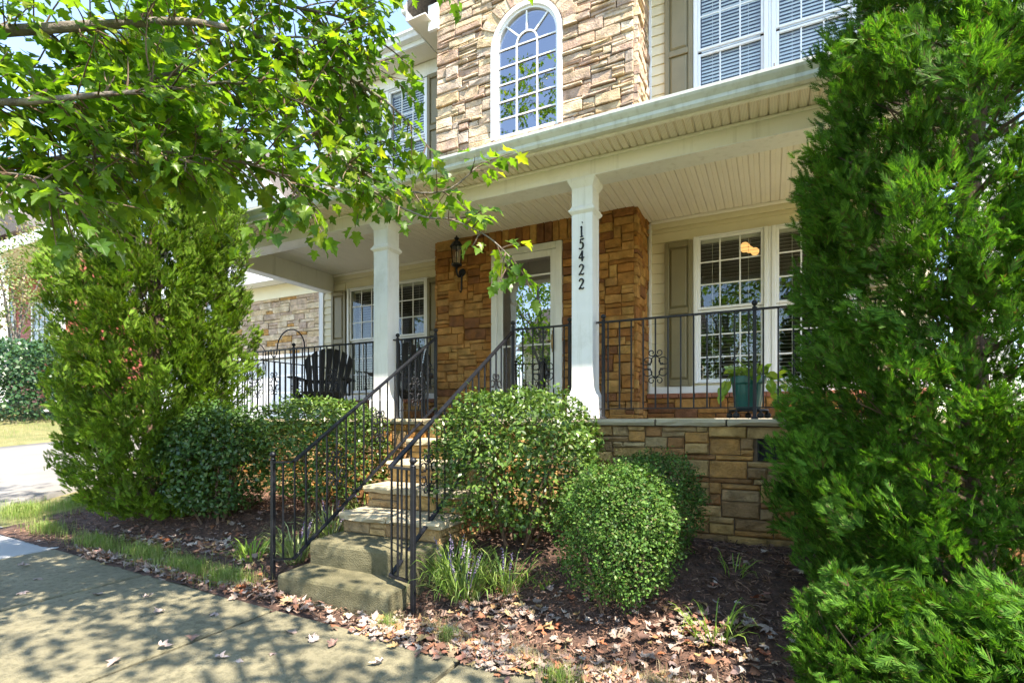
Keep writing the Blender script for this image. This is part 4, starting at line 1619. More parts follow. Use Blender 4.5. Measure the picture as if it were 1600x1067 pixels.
MB().lathe([(.058, 2.19), (.08, 2.42)], (lx, ly, 0), 6).build('glass', M['lantern_glass'], ln, recalc=False)
MB().lathe([(.012, 2.2), (.012, 2.28), (.02, 2.30), (.02, 2.35), (.004, 2.37)], (lx, ly, 0), 8).build('bulb', M['bulb'], ln, True)

# chandelier in the dining room
ch = thing('chandelier', 'lit amber glass chandelier seen through the right window', 'chandelier', (.1, 8.3, 2.0))
CHC = P(1171, 392, 7.35)
for dx, dz, r in ((-.06, .05, .07), (.07, -.01, .055), (.0, .02, .05)):
    c = CHC + Vector((dx, dx * .5, dz))
    MB().lathe([(r * sin(pi * k / 8) + .001, r - r * cos(pi * k / 8)) for k in range(9)], tuple(c - Vector((0, 0, r))), 12).build('globe', M['lamp_glow'], ch, True)
MB().tube([tuple(CHC + Vector((0, 0, .08))), tuple(CHC + Vector((0, 0, .35)))], .012, 6).build('stem', M['brass'], ch)

# pot on a wheeled caddy
px, py = -.185, 5.12
pot = thing('plant_pot', 'teal green ribbed plastic pot behind the porch railing', 'pot', (px, py, .085))
mb = MB()
N = 48
prof = [(.098, .088), (.105, .092), (.128, .22), (.136, .305), (.141, .31), (.150, .318), (.153, .37), (.150, .378), (.143, .376), (.138, .34), (.02, .335)]
vs, fs = [], []
for r, z in prof:
    for j in range(N):
        a = 2 * pi * j / N
        rr = r * (1 - .028 * (j % 4 == 0)) if .091 < z < .306 and r > .05 else r
        vs.append((px + rr * cos(a), py + rr * sin(a), z))
for i in range(len(prof) - 1):
    for j in range(N):
        fs.append((i * N + j, i * N + (j + 1) % N, (i + 1) * N + (j + 1) % N, (i + 1) * N + j))
fs.append(tuple(range(N - 1, -1, -1)))
fs.append(tuple(range((len(prof) - 1) * N, len(prof) * N)))
mb.add(vs, fs).build('pot_body', M['pot'], pot)
MB().lathe([(.136, .338), (.03, .352), (.0, .355)], (px, py, 0), 20).build('potting_soil', M['mulch'], pot)
cad = thing('pot_caddy', 'black wheeled plant caddy under the teal pot', 'plant caddy', (px, py, 0))
MB().lathe([(.06, .066), (.145, .066), (.165, .072), (.165, .082), (.15, .086), (.06, .085)], (px, py, 0), 24).build('tray', M['black_plastic'], cad, True)
for k in range(5):
    a = radians(20 + 72 * k)
    cx, cy = px + .165 * cos(a), py + .165 * sin(a)
    w = MB()
    b = MB().lathe([(.006, -.016), (.024, -.016), (.028, -.012), (.028, .012), (.024, .016), (.006, .016)], n=12)
    w.add([(cx + q[0], cy + q[2], .029 + q[1]) for q in b.v], b.f)
    w.build('caster_wheel', M['black_plastic'], cad, True)
    MB().box(cx - .01, cx + .01, cy - .02, cy + .02, .05, .07, .003).build('caster_fork', M['black_plastic'], cad)
    MB().tube([(px + .10 * cos(a), py + .10 * sin(a), .072), (cx, cy, .068)], .012, 5).build('caddy_arm', M['black_plastic'], cad)
VINE = ramp_mat('vine_leaf', [(.2, .34, .03), (.3, .44, .04), (.4, .5, .05), (.16, .28, .03)], .4, .35, .45, per='object')
vine = thing('trailing_vine', 'yellow green heart leaved vine trailing from the teal pot', 'plant', (px, py, .35))
hv = [(0, 0, 0), (.32, -.14, .02), (.5, .12, .06), (.44, .45, .05), (.22, .8, .0), (0, 1.08, -.06), (-.22, .8, .0), (-.44, .45, .05), (-.5, .12, .06), (-.32, -.14, .02), (0, .42, -.04)]
hme = bpy.data.meshes.new('leaf')
hme.from_pydata(hv, [], [(10, i, i + 1) for i in range(0, 9)] + [(10, 9, 0)])
hme.materials.append(VINE)
vs_ = MB()
r_ = random.Random(6)
vl = [(-.03, -.08, .46, .125), (.02, -.10, .42, .09), (.10, -.05, .42, .075), (-.10, -.06, .40, .09), (.16, -.02, .40, .08), (.20, 0, .36, .07), (.24, .0, .39, .07), (.05, -.02, .44, .08), (.18, -.06, .30, .07), (.21, -.05, .22, .06), (.22, -.04, .15, .06), (-.17, -.08, .33, .075), (-.20, -.1, .27, .07), (-.215, -.1, .20, .055), (.13, .05, .43, .08), (-.08, .05, .42, .08), (.28, .02, .30, .05), (.06, -.13, .37, .07)]
vl += [(r_.uniform(-.15, .19), r_.uniform(-.12, .10), r_.uniform(.38, .47), r_.uniform(.05, .085)) for _ in range(16)]
vl += [(-.16, -.10, .30, .05), (-.19, -.08, .25, .045), (.17, -.09, .33, .05), (.23, -.04, .26, .05), (.24, -.03, .18, .045)]
for dx, dy_, z, s_ in vl:
    o = bpy.data.objects.new('leaf', hme)
    place(o, (px + dx, py + dy_, z), vine)
    s_ *= 1.3
    o.scale = (s_, s_, s_)
    low = z < .36
    ax = Vector((dx * 1.5 + r_.uniform(-.2, .2), -.3 + dy_, -1.2 if low else -.1 + r_.uniform(-.3, .3))).normalized()
    nn = Vector((dx + r_.uniform(-.4, .4), -1.0, .7)).normalized()
    Rm = basis(np.array([ax]), np.array([nn]))[0]
    o.rotation_euler = Matrix(Rm.tolist()).to_euler()
    vs_.tube(spline([(px + dx * .2, py + dy_ * .2, .345), (px + dx * .7, py + dy_ * .7, max(z, .38) + .02), (px + dx, py + dy_, z)], 3), .003, 4)
vs_.build('vine_stem', VINE, vine)

# shepherd hook with a round wind spinner behind the left railing
hk = thing('garden_hook', 'black curled shepherd hook rising above the left porch railing', 'garden hook', (-5.86, 5.02, 0))
pts = [(-5.66, 5.02, .01), (-5.66, 5.02, .95)]
ac = Vector((-5.93, 5.02, .97))
arc_ = [(ac.x + .27 * cos(pi * k / 12), 5.02, ac.z + .26 * sin(pi * k / 12)) for k in range(13)]
tail = [(-6.205, 5.02, .93), (-6.23, 5.02, .87), (-6.28, 5.02, .86), (-6.32, 5.02, .91), (-6.325, 5.02, .98)]
MB().tube(pts + arc_ + tail, .009, 6).build('hook_rod', M['iron'], hk)
sp_ = thing('wind_spinner', 'round silver filigree disc hanging in an iron ring at the left railing', 'garden ornament', (-6.65, 5.02, .6))
c = Vector((-6.62, 5.02, .72))
ring = MB()
ring.tube([(c.x + .17 * cos(2 * pi * k / 24), c.y, c.z + .17 * sin(2 * pi * k / 24)) for k in range(25)], .006, 5)
ring.tube(spline([(c.x + .19, c.y, .01), (c.x + .19, c.y, .5), (c.x + .17, c.y, .95), (c.x - .02, c.y, 1.07), (c.x - .2, c.y, .95), (c.x - .24, c.y, .82), (c.x - .30, c.y, .76), (c.x - .36, c.y, .84)], 5), .007, 5)
ring.build('ring', M['iron'], sp_)
fl = MB()
for k in range(12):
    a = 2 * pi * k / 12
    fl.tube([(c.x + .02 * cos(a), c.y, c.z + .02 * sin(a)), (c.x + .09 * cos(a + .35), c.y - .01, c.z + .09 * sin(a + .35)), (c.x + .15 * cos(a), c.y, c.z + .15 * sin(a))], .007, 4)
fl.lathe([(.0, 0), (.03, .004), (0, .01)], tuple(c), 8)
fl.build('filigree', mat('galvanised_wire', (.55, .55, .53), .4, .1, metal=.6), sp_)

# slim black hook in front of the wall at the right
hk2 = thing('garden_hook', 'thin black garden hook with a ball, in front of the porch cap by the arborvitae', 'garden hook', (.19, 4.40, -1.0))
gx, gy = .16, 4.42
MB().tube([(gx, gy, -1.02), (gx, gy, .52)], .007, 6).build('hook_rod', M['iron'], hk2)
MB().tube([(gx - .005, gy, .517), (gx + .30, gy, .53)], .006, 6).build('cross_arm', M['iron'], hk2)
MB().lathe([(.001, -.035), (.022, -.025), (.034, 0), (.022, .025), (.001, .035)], (gx + .22, gy, .475), 10).build('ball', M['iron'], hk2, True)

# ================================================================== PLANTS
G = lambda r, g, b: (r, g, b)
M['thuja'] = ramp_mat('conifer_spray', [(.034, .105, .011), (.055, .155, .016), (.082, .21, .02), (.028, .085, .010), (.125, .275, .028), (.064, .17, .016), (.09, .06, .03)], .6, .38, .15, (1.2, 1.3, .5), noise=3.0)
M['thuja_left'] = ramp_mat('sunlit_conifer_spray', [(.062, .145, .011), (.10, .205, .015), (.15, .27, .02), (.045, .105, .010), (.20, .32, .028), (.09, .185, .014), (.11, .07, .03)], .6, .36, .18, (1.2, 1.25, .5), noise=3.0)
M['holly'] = ramp_mat('glossy_shrub_leaf', [(.032, .08, .013), (.055, .12, .017), (.095, .17, .024), (.024, .06, .011), (.16, .24, .045), (.045, .10, .015)], .36, .18, .42)
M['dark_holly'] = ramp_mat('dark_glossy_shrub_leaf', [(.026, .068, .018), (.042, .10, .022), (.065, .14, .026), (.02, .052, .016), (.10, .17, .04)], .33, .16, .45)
M['box'] = ramp_mat('boxwood_leaf', [(.030, .088, .015), (.052, .132, .02), (.085, .185, .028), (.022, .062, .012), (.14, .245, .042), (.042, .11, .018), (.10, .085, .03)], .5, .22, .25)
M['maple'] = ramp_mat('maple_leaf', [(.065, .15, .016), (.10, .21, .02), (.14, .26, .024), (.07, .165, .026), (.19, .31, .03), (.05, .12, .018), (.12, .225, .022), (.24, .29, .033)], .36, .6, .4, (1.5, 1.5, .45))
M['maple_one'] = ramp_mat('single_maple_leaf', [(.065, .15, .016), (.10, .21, .02), (.14, .26, .024), (.07, .165, .026), (.19, .31, .03), (.05, .12, .018), (.12, .225, .022), (.24, .29, .033)], .36, .6, .4, (1.5, 1.5, .45), per='object')
M['litter'] = ramp_mat('dry_maple_leaf', [(.30, .235, .19), (.22, .145, .105), (.38, .33, .28), (.17, .09, .06), (.33, .28, .245), (.28, .115, .055), (.13, .09, .075), (.41, .35, .29), (.24, .195, .18), (.31, .10, .045), (.36, .27, .12), (.19, .14, .11)], .75, .08, .3, (1, 1, 1))
M['litter_one'] = ramp_mat('single_dry_maple_leaf', [(.34, .28, .25), (.26, .19, .15), (.40, .35, .32), (.22, .13, .10), (.38, .32, .29)], .75, .06, .3, (1, 1, 1), per='object')
M['chips'] = ramp_mat('mulch_chip', [(.09, .046, .03), (.16, .088, .055), (.26, .155, .105), (.06, .034, .024), (.34, .225, .16), (.125, .066, .042)], .9, 0, .2)
M['grass'] = ramp_mat('grass_blade', [(.14, .25, .04), (.21, .33, .06), (.10, .19, .03), (.36, .34, .15), (.26, .36, .09)], .5, .3, .3)
M['hay'] = ramp_mat('dry_grass_blade', [(.42, .34, .2), (.30, .22, .13), (.5, .43, .28), (.22, .25, .08), (.36, .28, .17)], .7, .2, .2, (1, 1, .9))
M['lirio'] = ramp_mat('liriope_blade', [(.10, .19, .03), (.16, .27, .04), (.07, .14, .025), (.30, .38, .12), (.13, .22, .035)], .35, .25, .45)
M['lirio_light'] = ramp_mat('variegated_liriope_blade', [(.18, .27, .07), (.30, .37, .14), (.12, .2, .04), (.42, .46, .24), (.2, .3, .08)], .35, .25, .45)
M['purple'] = ramp_mat('purple_flower_spike', [(.15, .12, .2), (.22, .18, .28), (.12, .09, .16)], .6, .15, .3, (1, 1, 1))
M['weed'] = ramp_mat('weed_leaf', [(.16, .28, .04), (.24, .36, .06), (.12, .22, .03)], .5, .3, .3)


def frond_proto(pairs=5, w=.024, bend=.12, sub=True):
    """fan shaped conifer spray: stem along +y, narrow pointed side twigs at sharp angles"""
    v, f = [], []
    q_ = random.Random(pairs)

    def blade(p, d, L, w_, lift=0.0):
        d = np.array(d, float); d /= np.linalg.norm(d)
        n = np.array([-d[1], d[0], 0])
        i = len(v)
        for a, b in ((0, 1), (1, 0), (0, -1)):
            q = np.array(p) + d * L * a + n * w_ * b
            v.append((q[0], q[1], -bend * q[1] ** 2 - .3 * q[0] ** 2 + lift * a * L))
        f.append((i, i + 1, i + 2))
    for k in range(pairs):
        t = .06 + .68 * k / (pairs - 1)
        L = (.50 - .30 * t) * q_.uniform(.85, 1.15)
        for sx in (-1, 1):
            blade((0, t, 0), (sx * q_.uniform(.5, .75), 1, 0), L, w, q_.uniform(-.3, .3))
            if sub and k < pairs - 2:
                blade((sx * L * .25, t + L * .42, 0), (sx * 1.1, .75, 0), L * .45, w * .85, q_.uniform(-.3, .3))
    blade((0, 0, 0), (0, 1, 0), 1.04, w * .8)
    return np.array(v), np.array(f)


FR_A = frond_proto(5, .052, sub=False)
FR_B = frond_proto(5, .06, sub=False)


def limb_tree(par, pts, radii, m, name, n=7):
    return MB().tube(pts, radii, n).build(name, m, par, True)


def conifer(name, label, cx, cy, zbase, prof, n_clump, per, size, m, proto, seed, tall, sq=(1, 1), gaps=0.0, cat='conifer', trunk_r=.07, group=None, clump_r=.16, fill=.2, up=.75):
    """prof: list of (z, radius). Sprays grow in tufts on the outside of an uneven column."""
    r = np.random.default_rng(seed)
    t = thing(name, label, cat, (cx, cy, zbase), group=group)
    zz = np.array([p[0] for p in prof]); rr = np.array([p[1] for p in prof])
    # clumps spread by surface area
    zq = np.linspace(zz[0], zz[-1], 400)
    wq = np.interp(zq, zz, rr) + .03
    cdf = np.cumsum(wq); cdf /= cdf[-1]
    zc = np.interp(r.random(n_clump), cdf, zq)
    th = r.uniform(0, 2 * pi, n_clump)
    lump = 1 + .05 * np.sin(3 * th + 2.1 * zc + seed) + .07 * np.sin(6 * th - 5.3 * zc) + .07 * np.sin(4 * th + 9 * zc + 1.3) + .05 * np.sin(11 * th + 4 * zc)
    depth = 1 - np.abs(r.normal(0, .10, n_clump))
    depth = np.where(r.random(n_clump) < fill, r.uniform(.35, .85, n_clump), depth)
    R = np.interp(zc, zz, rr) * lump * depth
    cxs, cys = cx + R * np.cos(th) * sq[0], cy + R * np.sin(th) * sq[1]
    if gaps:
        keep = r.random(n_clump) > gaps * (np.sin(4 * th + 1.7 * zc + 2) * np.sin(2.3 * zc + th) > .25)
        zc, th, R, cxs, cys = zc[keep], th[keep], R[keep], cxs[keep], cys[keep]
    n = len(zc)
    cr = clump_r * r.uniform(.7, 1.35, n)
    out = np.stack([np.cos(th), np.sin(th), np.full(n, up)], 1)
    idx = np.repeat(np.arange(n), per)
    N = len(idx)
    e = r.normal(0, 1, (N, 3)); e = unit(e) * (r.random((N, 1)) ** .45)
    # each tuft is a flattened plume: its own growing direction and its own plane
    dirc = unit(unit(out) + r.normal(0, .33, (n, 3)))
    side = unit(np.cross(dirc, r.normal(0, 1, (n, 3)) + np.array([0, 0, .6])))
    flat = np.cross(dirc, side)
    al = r.uniform(-1.0, 1.0, N)
    ww = (1 - .45 * (al + 1) / 2)
    e = dirc[idx] * (al * 1.05)[:, None] + side[idx] * (r.uniform(-.95, .95, N) * ww)[:, None] + flat[idx] * (r.normal(0, .5, N) * ww)[:, None]
    pos = np.stack([cxs[idx], cys[idx], zc[idx]], 1) + e * cr[idx][:, None]
    pos[:, 2] = np.maximum(pos[:, 2], zbase + .06)
    sgn = np.sign((e * side[idx]).sum(1))
    ax = dirc[idx] * 1.0 + side[idx] * (sgn * r.uniform(.1, .75, N))[:, None] + r.normal(0, .2, (N, 3)) + np.array([0, 0, .1])
    nm = flat[idx] + r.normal(0, .42, (N, 3))
    sc = size * r.uniform(.6, 1.25, N)
    V, Fc = scatter(proto[0], proto[1], pos - unit(ax) * sc[:, None] * .55, ax, nm, sc)
    tag(np_object('foliage', V, Fc, m, t), kind='stuff')
    # trunk and bare inner branches
    rp = random.Random(seed)
    limb_tree(t, [(cx + .03 * sin(k * 1.3), cy + .03 * cos(k * 1.7), zbase - .06 + (tall - zbase) * k / 9) for k in range(10)], [trunk_r * (1 - .09 * k) for k in range(10)], M['stem'], 'trunk')
    br = MB()
    for k in range(150):
        z = rp.uniform(zbase + .15, tall - .3)
        a = rp.uniform(0, 2 * pi)
        R_ = float(np.interp(z, zz, rr)) * rp.uniform(.55, .9)
        p0 = Vector((cx, cy, z - .18)); p2 = Vector((cx + R_ * cos(a) * sq[0], cy + R_ * sin(a) * sq[1], z + .18))
        p1 = (p0 + p2) / 2 + Vector((rp.uniform(-.06, .06), rp.uniform(-.06, .06), -.05))
        br.tube([p0, p1, p2], [.012, .008, .003], 4)
        for q in range(3):
            s_ = p1.lerp(p2, rp.uniform(0, .8))
            br.tube([s_, s_ + Vector((rp.uniform(-.15, .15), rp.uniform(-.15, .15), rp.uniform(.02, .2)))], [.005, .002], 3)
    tag(br.build('branches', M['stem'], t, recalc=False), kind='stuff')
    return t


RTX, RTY = .98, 3.62
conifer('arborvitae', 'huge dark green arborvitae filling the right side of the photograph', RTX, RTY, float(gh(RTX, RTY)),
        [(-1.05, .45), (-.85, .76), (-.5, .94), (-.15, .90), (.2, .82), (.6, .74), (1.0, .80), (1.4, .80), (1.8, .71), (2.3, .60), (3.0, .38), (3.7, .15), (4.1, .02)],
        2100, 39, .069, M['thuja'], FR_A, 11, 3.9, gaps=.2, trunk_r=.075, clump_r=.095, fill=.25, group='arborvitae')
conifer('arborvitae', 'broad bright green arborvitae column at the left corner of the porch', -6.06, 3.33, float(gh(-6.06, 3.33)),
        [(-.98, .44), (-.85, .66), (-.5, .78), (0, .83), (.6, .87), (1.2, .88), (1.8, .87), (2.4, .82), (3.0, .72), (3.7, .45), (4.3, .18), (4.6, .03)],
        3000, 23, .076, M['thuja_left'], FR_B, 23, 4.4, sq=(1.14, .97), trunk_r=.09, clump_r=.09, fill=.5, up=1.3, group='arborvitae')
conifer('young_arborvitae', 'low feathery young conifer in the bottom right corner', .86, 2.50, float(gh(.86, 2.5)) - .02,
        [(-1.2, .3), (-1.05, .48), (-.9, .44), (-.78, .28), (-.66, .06)], 230, 42, .072, M['thuja'], FR_A, 41, -.75, trunk_r=.02, clump_r=.12, group='low young conifers')
conifer('young_arborvitae', 'small conifer tuft at the bottom, left of the larger low conifer', .38, 2.70, float(gh(.38, 2.7)) - .02,
        [(-1.2, .16), (-1.05, .26), (-.9, .22), (-.78, .12), (-.68, .03)], 95, 42, .068, M['thuja'], FR_A, 43, -.8, trunk_r=.015, clump_r=.10, group='low young conifers')


LEAF_A = (np.array([(0, 0, 0), (.24, .35, .05), (.22, .65, .04), (0, 1, -.05), (-.22, .65, .04), (-.24, .35, .05), (0, .5, -.02)]),
          np.array([(0, 1, 6, 5), (1, 2, 3, 6), (6, 3, 4, 5)]))
LEAF_B = (np.array([(0, 0, 0), (.3, .45, .05), (0, 1, -.03), (-.3, .45, .05)]), np.array([(0, 1, 2, 3)]))


def bush(name, label, c, rad, zg, n, size, m, proto, seed, pw=2.6, group=None, cat='shrub', stems=9, skirt=.12, shoots=.02, lumps=.07):
    """clipped evergreen: many small leaves in the outer shell of an uneven rounded box, on bare stems"""
    r = np.random.default_rng(seed)
    c = np.array(c, float); rad = np.array(rad, float)
    t = thing(name, label, cat, (c[0], c[1], zg), group=group)
    d = unit(r.normal(0, 1, (n, 3)))
    d[:, 2] = np.where(r.random(n) < .3, np.abs(d[:, 2]), d[:, 2])
    k = (np.abs(d) ** pw).sum(1) ** (-1 / pw)
    a1 = np.arctan2(d[:, 1], d[:, 0])
    lump = 1 + lumps * (np.sin(5 * a1 + 4 * d[:, 2] + seed) * .6 + np.sin(9 * a1 - 7 * d[:, 2]) * .5 + np.sin(13 * d[:, 2] + 6 * d[:, 0] + seed * 2) * .5)
    dep = 1 - np.abs(r.normal(0, .13, n))
    dep = np.where(r.random(n) < .16, r.uniform(.3, .9, n), dep)
    dep = np.where(r.random(n) < shoots, dep + r.uniform(.02, .13, n), dep)
    pos = c + d * rad * (k * lump * np.clip(dep, .2, 1.2))[:, None]
    keep = pos[:, 2] > zg + skirt * r.uniform(.6, 1.4, n)
    thin = np.sin(7 * a1 + 3.1 * seed) * np.sin(8 * d[:, 2] + 2.3 * seed + 2 * a1) + .5 * np.sin(17 * a1 - 11 * d[:, 2])
    keep &= ~((thin > .75) & (dep > .82) & (r.random(n) < .75))     # thin spots in the shell
    pos, d = pos[keep], d[keep]
    n = len(pos)
    nm = d * .7 + np.array([0, 0, .75]) + r.normal(0, .5, (n, 3))
    ax = np.cross(nm, r.normal(0, 1, (n, 3))) + d * .45 + np.array([0, 0, .25])
    sc = size * r.uniform(.65, 1.3, n)
    V, Fc = scatter(proto[0], proto[1], pos, ax, nm, sc)
    tag(np_object('foliage', V, Fc, m, t), kind='stuff')
    rp = random.Random(seed)
    for k in range(stems):
        a = rp.uniform(0, 2 * pi)
        q = rp.uniform(.35, .8)
        p0 = Vector((c[0] + .09 * cos(a), c[1] + .09 * sin(a), zg - .05))
        p3 = Vector((c[0] + rad[0] * q * cos(a), c[1] + rad[1] * q * sin(a), c[2] + rad[2] * rp.uniform(-.2, .5)))
        pm = p0.lerp(p3, .5) + Vector((rp.uniform(-.06, .06), rp.uniform(-.06, .06), -.04))
        MB().tube(spline([tuple(p0), tuple(pm), tuple(p3)], 4), [.016 - .0013 * i for i in range(9)], 5).build('stem', M['stem'], t)
    return t


z_ = lambda x, y: float(gh(x, y))
bush('clipped_bush', 'large glossy green bush right of the steps with bare stems below', (-1.86, 3.78, -.34), (.66, .58, .56), z_(-1.86, 3.78), 13500, .042, M['holly'], LEAF_A, 3, group='glossy clipped bushes', skirt=.2, stems=12, pw=2.8, shoots=.04)
bush('clipped_bush', 'sunlit glossy bush left of the steps under the left column', (-4.12, 3.83, -.30), (.68, .52, .50), z_(-4.1, 3.8), 11000, .042, M['holly'], LEAF_A, 5, group='glossy clipped bushes', skirt=.2, stems=9, pw=3.2)
bush('clipped_bush', 'dark shaded bush between left arborvitae and the sunlit bush', (-5.17, 3.42, -.42), (.58, .48, .55), z_(-5.17, 3.42), 10500, .046, M['dark_holly'], LEAF_B, 7, group='glossy clipped bushes', skirt=.07, stems=9, pw=2.5, shoots=.05)
bush('boxwood', 'round bright boxwood ball in front of the stone wall', (-.865, 3.22, -.71), (.37, .38, .42), z_(-.865, 3.22), 21000, .021, M['box'], LEAF_B, 9, group='boxwood balls', skirt=.03, stems=5, pw=2.35, lumps=.085, shoots=.09)
bush('boxwood', 'smaller darker boxwood tucked behind the bright boxwood ball', (-.79, 3.88, -.62), (.36, .34, .37), z_(-.79, 3.88), 16000, .021, M['box'], LEAF_B, 13, group='boxwood balls', skirt=.04, stems=5, pw=2.4, lumps=.085, shoots=.08)


# ---- liriope: arching strap leaves and flower spikes
def strap(n_seg=4):
    v, f = [], []
    for i in range(n_seg + 1):
        t = i / n_seg
        w = .5 * (1 - t) ** .6 * (.55 + .45 * min(1, t * 4)) + .02
        y = sin(t * 1.35) / sin(1.35)
        z = .75 * sin(t * 2.35)
        v += [(-w * .035, y, z), (w * .035, y, z)]
        if i:
            k = 2 * i
            f.append((k - 2, k - 1, k + 1, k))
    return np.array(v), np.array(f)


STRAP = strap()


def tuft(name, label, cat, x, y, n, L, m, seed, spikes=0, spread=.09, group=None, width=1.0, zoff=0.0):
    r = np.random.default_rng(seed)
    z = z_(x, y) + zoff
    t = thing(name, label, cat, (x, y, z), group=group)
    a = r.uniform(0, 2 * pi, n)
    q = r.random(n) ** .5 * spread
    pos = np.stack([x + q * np.cos(a), y + q * np.sin(a), np.full(n, z - .01)], 1)
    a2 = a + r.normal(0, .5, n)
    lift = r.uniform(-.25, .5, n)
    ax = np.stack([np.cos(a2), np.sin(a2), lift], 1)
    nm = np.stack([-np.cos(a2) * lift, -np.sin(a2) * lift, np.ones(n)], 1) + r.normal(0, .12, (n, 3))
    p = STRAP[0] * np.array([width, 1, 1])
    V, Fc = scatter(p, STRAP[1], pos, ax, nm, L * r.uniform(.6, 1.15, n))
    V[:, 2] = np.maximum(V[:, 2], z - .02)
    tag(np_object('blades', V, Fc, m, t), kind='stuff')
    rp = random.Random(seed)
    for k in range(spikes):
        an = rp.uniform(0, 2 * pi)
        p0 = Vector((x + .03 * cos(an), y + .03 * sin(an), z))
        h = rp.uniform(.24, .36)
        p1 = p0 + Vector((.10 * cos(an), .10 * sin(an), h))
        mb = MB().tube([p0, p0.lerp(p1, .6)], .0025, 4)
        for q_ in range(16):
            b = p0.lerp(p1, .58 + .42 * q_ / 15)
            s_ = .012 * (1 - .6 * q_ / 15)
            c_ = b + Vector((rp.uniform(-1, 1), rp.uniform(-1, 1), rp.uniform(-1, 1))) * .006
            mb.add([c_ + Vector(w) * s_ for w in ((1, 0, 0), (-1, 0, 0), (0, 1, 0), (0, -1, 0), (0, 0, 1), (0, 0, -1))],
                   [(0, 2, 4), (2, 1, 4), (1, 3, 4), (3, 0, 4), (2, 0, 5), (1, 2, 5), (3, 1, 5), (0, 3, 5)])
        mb.build('flower_spike', M['purple'], t, recalc=False)
    return t


tuft('liriope', 'pale striped liriope clump behind the left newel post', 'ground plant', -3.62, 3.12, 130, .29, M['lirio_light'], 1, 4, group='liriope clumps')
tuft('liriope', 'liriope clump with purple spikes along the left side of the steps', 'ground plant', -3.60, 3.50, 110, .29, M['lirio_light'], 2, 5, group='liriope clumps')
tuft('liriope', 'liriope at the top of the left planting, against the stone treads', 'ground plant', -3.52, 3.86, 70, .30, M['lirio'], 3, 2, group='liriope clumps')
tuft('liriope', 'large green liriope clump right of the right newel post', 'ground plant', -1.93, 3.10, 170, .32, M['lirio'], 4, 7, .12, group='liriope clumps')
tuft('liriope', 'liriope clump with violet spikes close to the right handrail', 'ground plant', -2.12, 3.24, 120, .29, M['lirio'], 5, 5, group='liriope clumps')
tuft('liriope', 'liriope clump under the large bush, right end of the row', 'ground plant', -1.66, 3.22, 90, .27, M['lirio'], 6, 2, group='liriope clumps')
tuft('weed', 'yellow green leafy weed in the mulch left of the steps', 'weed', -4.05, 3.02, 60, .2, M['weed'], 8, 0, .1, width=2.2, group='weeds in the mulch')
tuft('weed', 'sprawling thin weed in the mulch in front of the wall', 'weed', -.30, 3.12, 46, .2, M['weed'], 9, 0, .1, width=1.3, group='weeds in the mulch')
tuft('weed', 'tiny bright weed under the large bush', 'weed', -1.42, 3.32, 26, .11, M['weed'], 10, 0, .05, width=2.5, group='weeds in the mulch')
tuft('weed', 'small weed close to the wall between boxwood and conifer', 'weed', -.22, 3.75, 24, .15, M['weed'], 12, 0, .06, width=1.5, group='weeds in the mulch')


# ---- ground cover
def blades(name, label, pts, L, m, seed, width=.7):
    r = np.random.default_rng(seed)
    n = len(pts)
    a = r.uniform(0, 2 * pi, n)
    pos = np.stack([pts[:, 0], pts[:, 1], gh(pts[:, 0], pts[:, 1]) - .004], 1)
    lift = r.uniform(.4, 2.4, n)
    ax = np.stack([np.cos(a), np.sin(a), lift], 1)
    nm = np.stack([-np.cos(a) * lift, -np.sin(a) * lift, np.ones(n)], 1)
    s2 = strap(2)
    V, Fc = scatter(s2[0] * np.array([width * 1.5, 1, 1]), s2[1], pos, ax, nm, L * r.uniform(.5, 1.2, n))
    return tag(np_object(name, V, Fc, m), label, kind='stuff')


def blobs(r, n, spots):
    out = []
    w = np.array([s[4] for s in spots], float); w /= w.sum()
    for s, k in zip(spots, (w * n).astype(int)):
        a = r.uniform(0, 2 * pi, k); q = np.abs(r.normal(0, .55, k))
        out.append(np.stack([s[0] + s[2] * q * np.cos(a), s[1] + s[3] * q * np.sin(a)], 1))
    return np.concatenate(out)


r = np.random.default_rng(91)
blades('grass_strip', 'thin green grass along the sidewalk edge left of the steps',
       blobs(r, 15000, [(-5.9, 2.72, .45, .12, 3), (-5.1, 2.72, .45, .13, 4), (-4.4, 2.68, .4, .13, 4), (-3.85, 2.68, .3, .12, 3), (-7.0, 2.75, .5, .15, 2), (-8.2, 3.0, .7, .3, 6), (-7.7, 3.3, .5, .3, 3)]), .10, M['grass'], 1, .55)
blades('dry_grass', 'straw coloured dead grass among the fallen leaves by the sidewalk',
       blobs(r, 4200, [(-1.9, 2.68, .4, .14, 3), (-1.2, 2.6, .5, .16, 5), (-.5, 2.62, .5, .18, 5), (.2, 2.6, .4, .16, 3), (-3.7, 2.62, .4, .08, 1), (-5, 2.6, .8, .08, 1)]), .07, M['hay'], 2, .5)
blades('grass_patch', 'small green grass patches at the bottom of the bed',
       blobs(r, 1700, [(-.95, 2.45, .15, .08, 2), (-2.2, 2.6, .1, .06, 1), (-.2, 2.55, .12, .06, 1.4), (-1.75, 2.62, .08, .05, 1)]), .085, M['grass'], 3, .5)
n = 8000
lp = np.stack([r.uniform(-24, -17.2, n), r.uniform(2.6, 9.5, n)], 1)
blades('lawn_grass', 'patchy sunlit lawn beyond the driveway', lp, .09, M['hay'], 4, .8)
lp = np.stack([r.uniform(-24, -17.2, n), r.uniform(2.6, 9.5, n)], 1)
lp = lp[(np.sin(lp[:, 0] * 1.9) + np.sin(lp[:, 1] * 2.3 + lp[:, 0]) > -.2)]
blades('lawn_grass', 'green patches in the lawn beyond the driveway', lp, .10, M['grass'], 5, .8)
lp = np.stack([r.uniform(-6.2, -3.6, 3000), r.uniform(.2, 1.17, 3000)], 1)
blades('verge_grass', 'grass of the street verge at the bottom left corner', lp, .08, M['grass'], 6, .55)

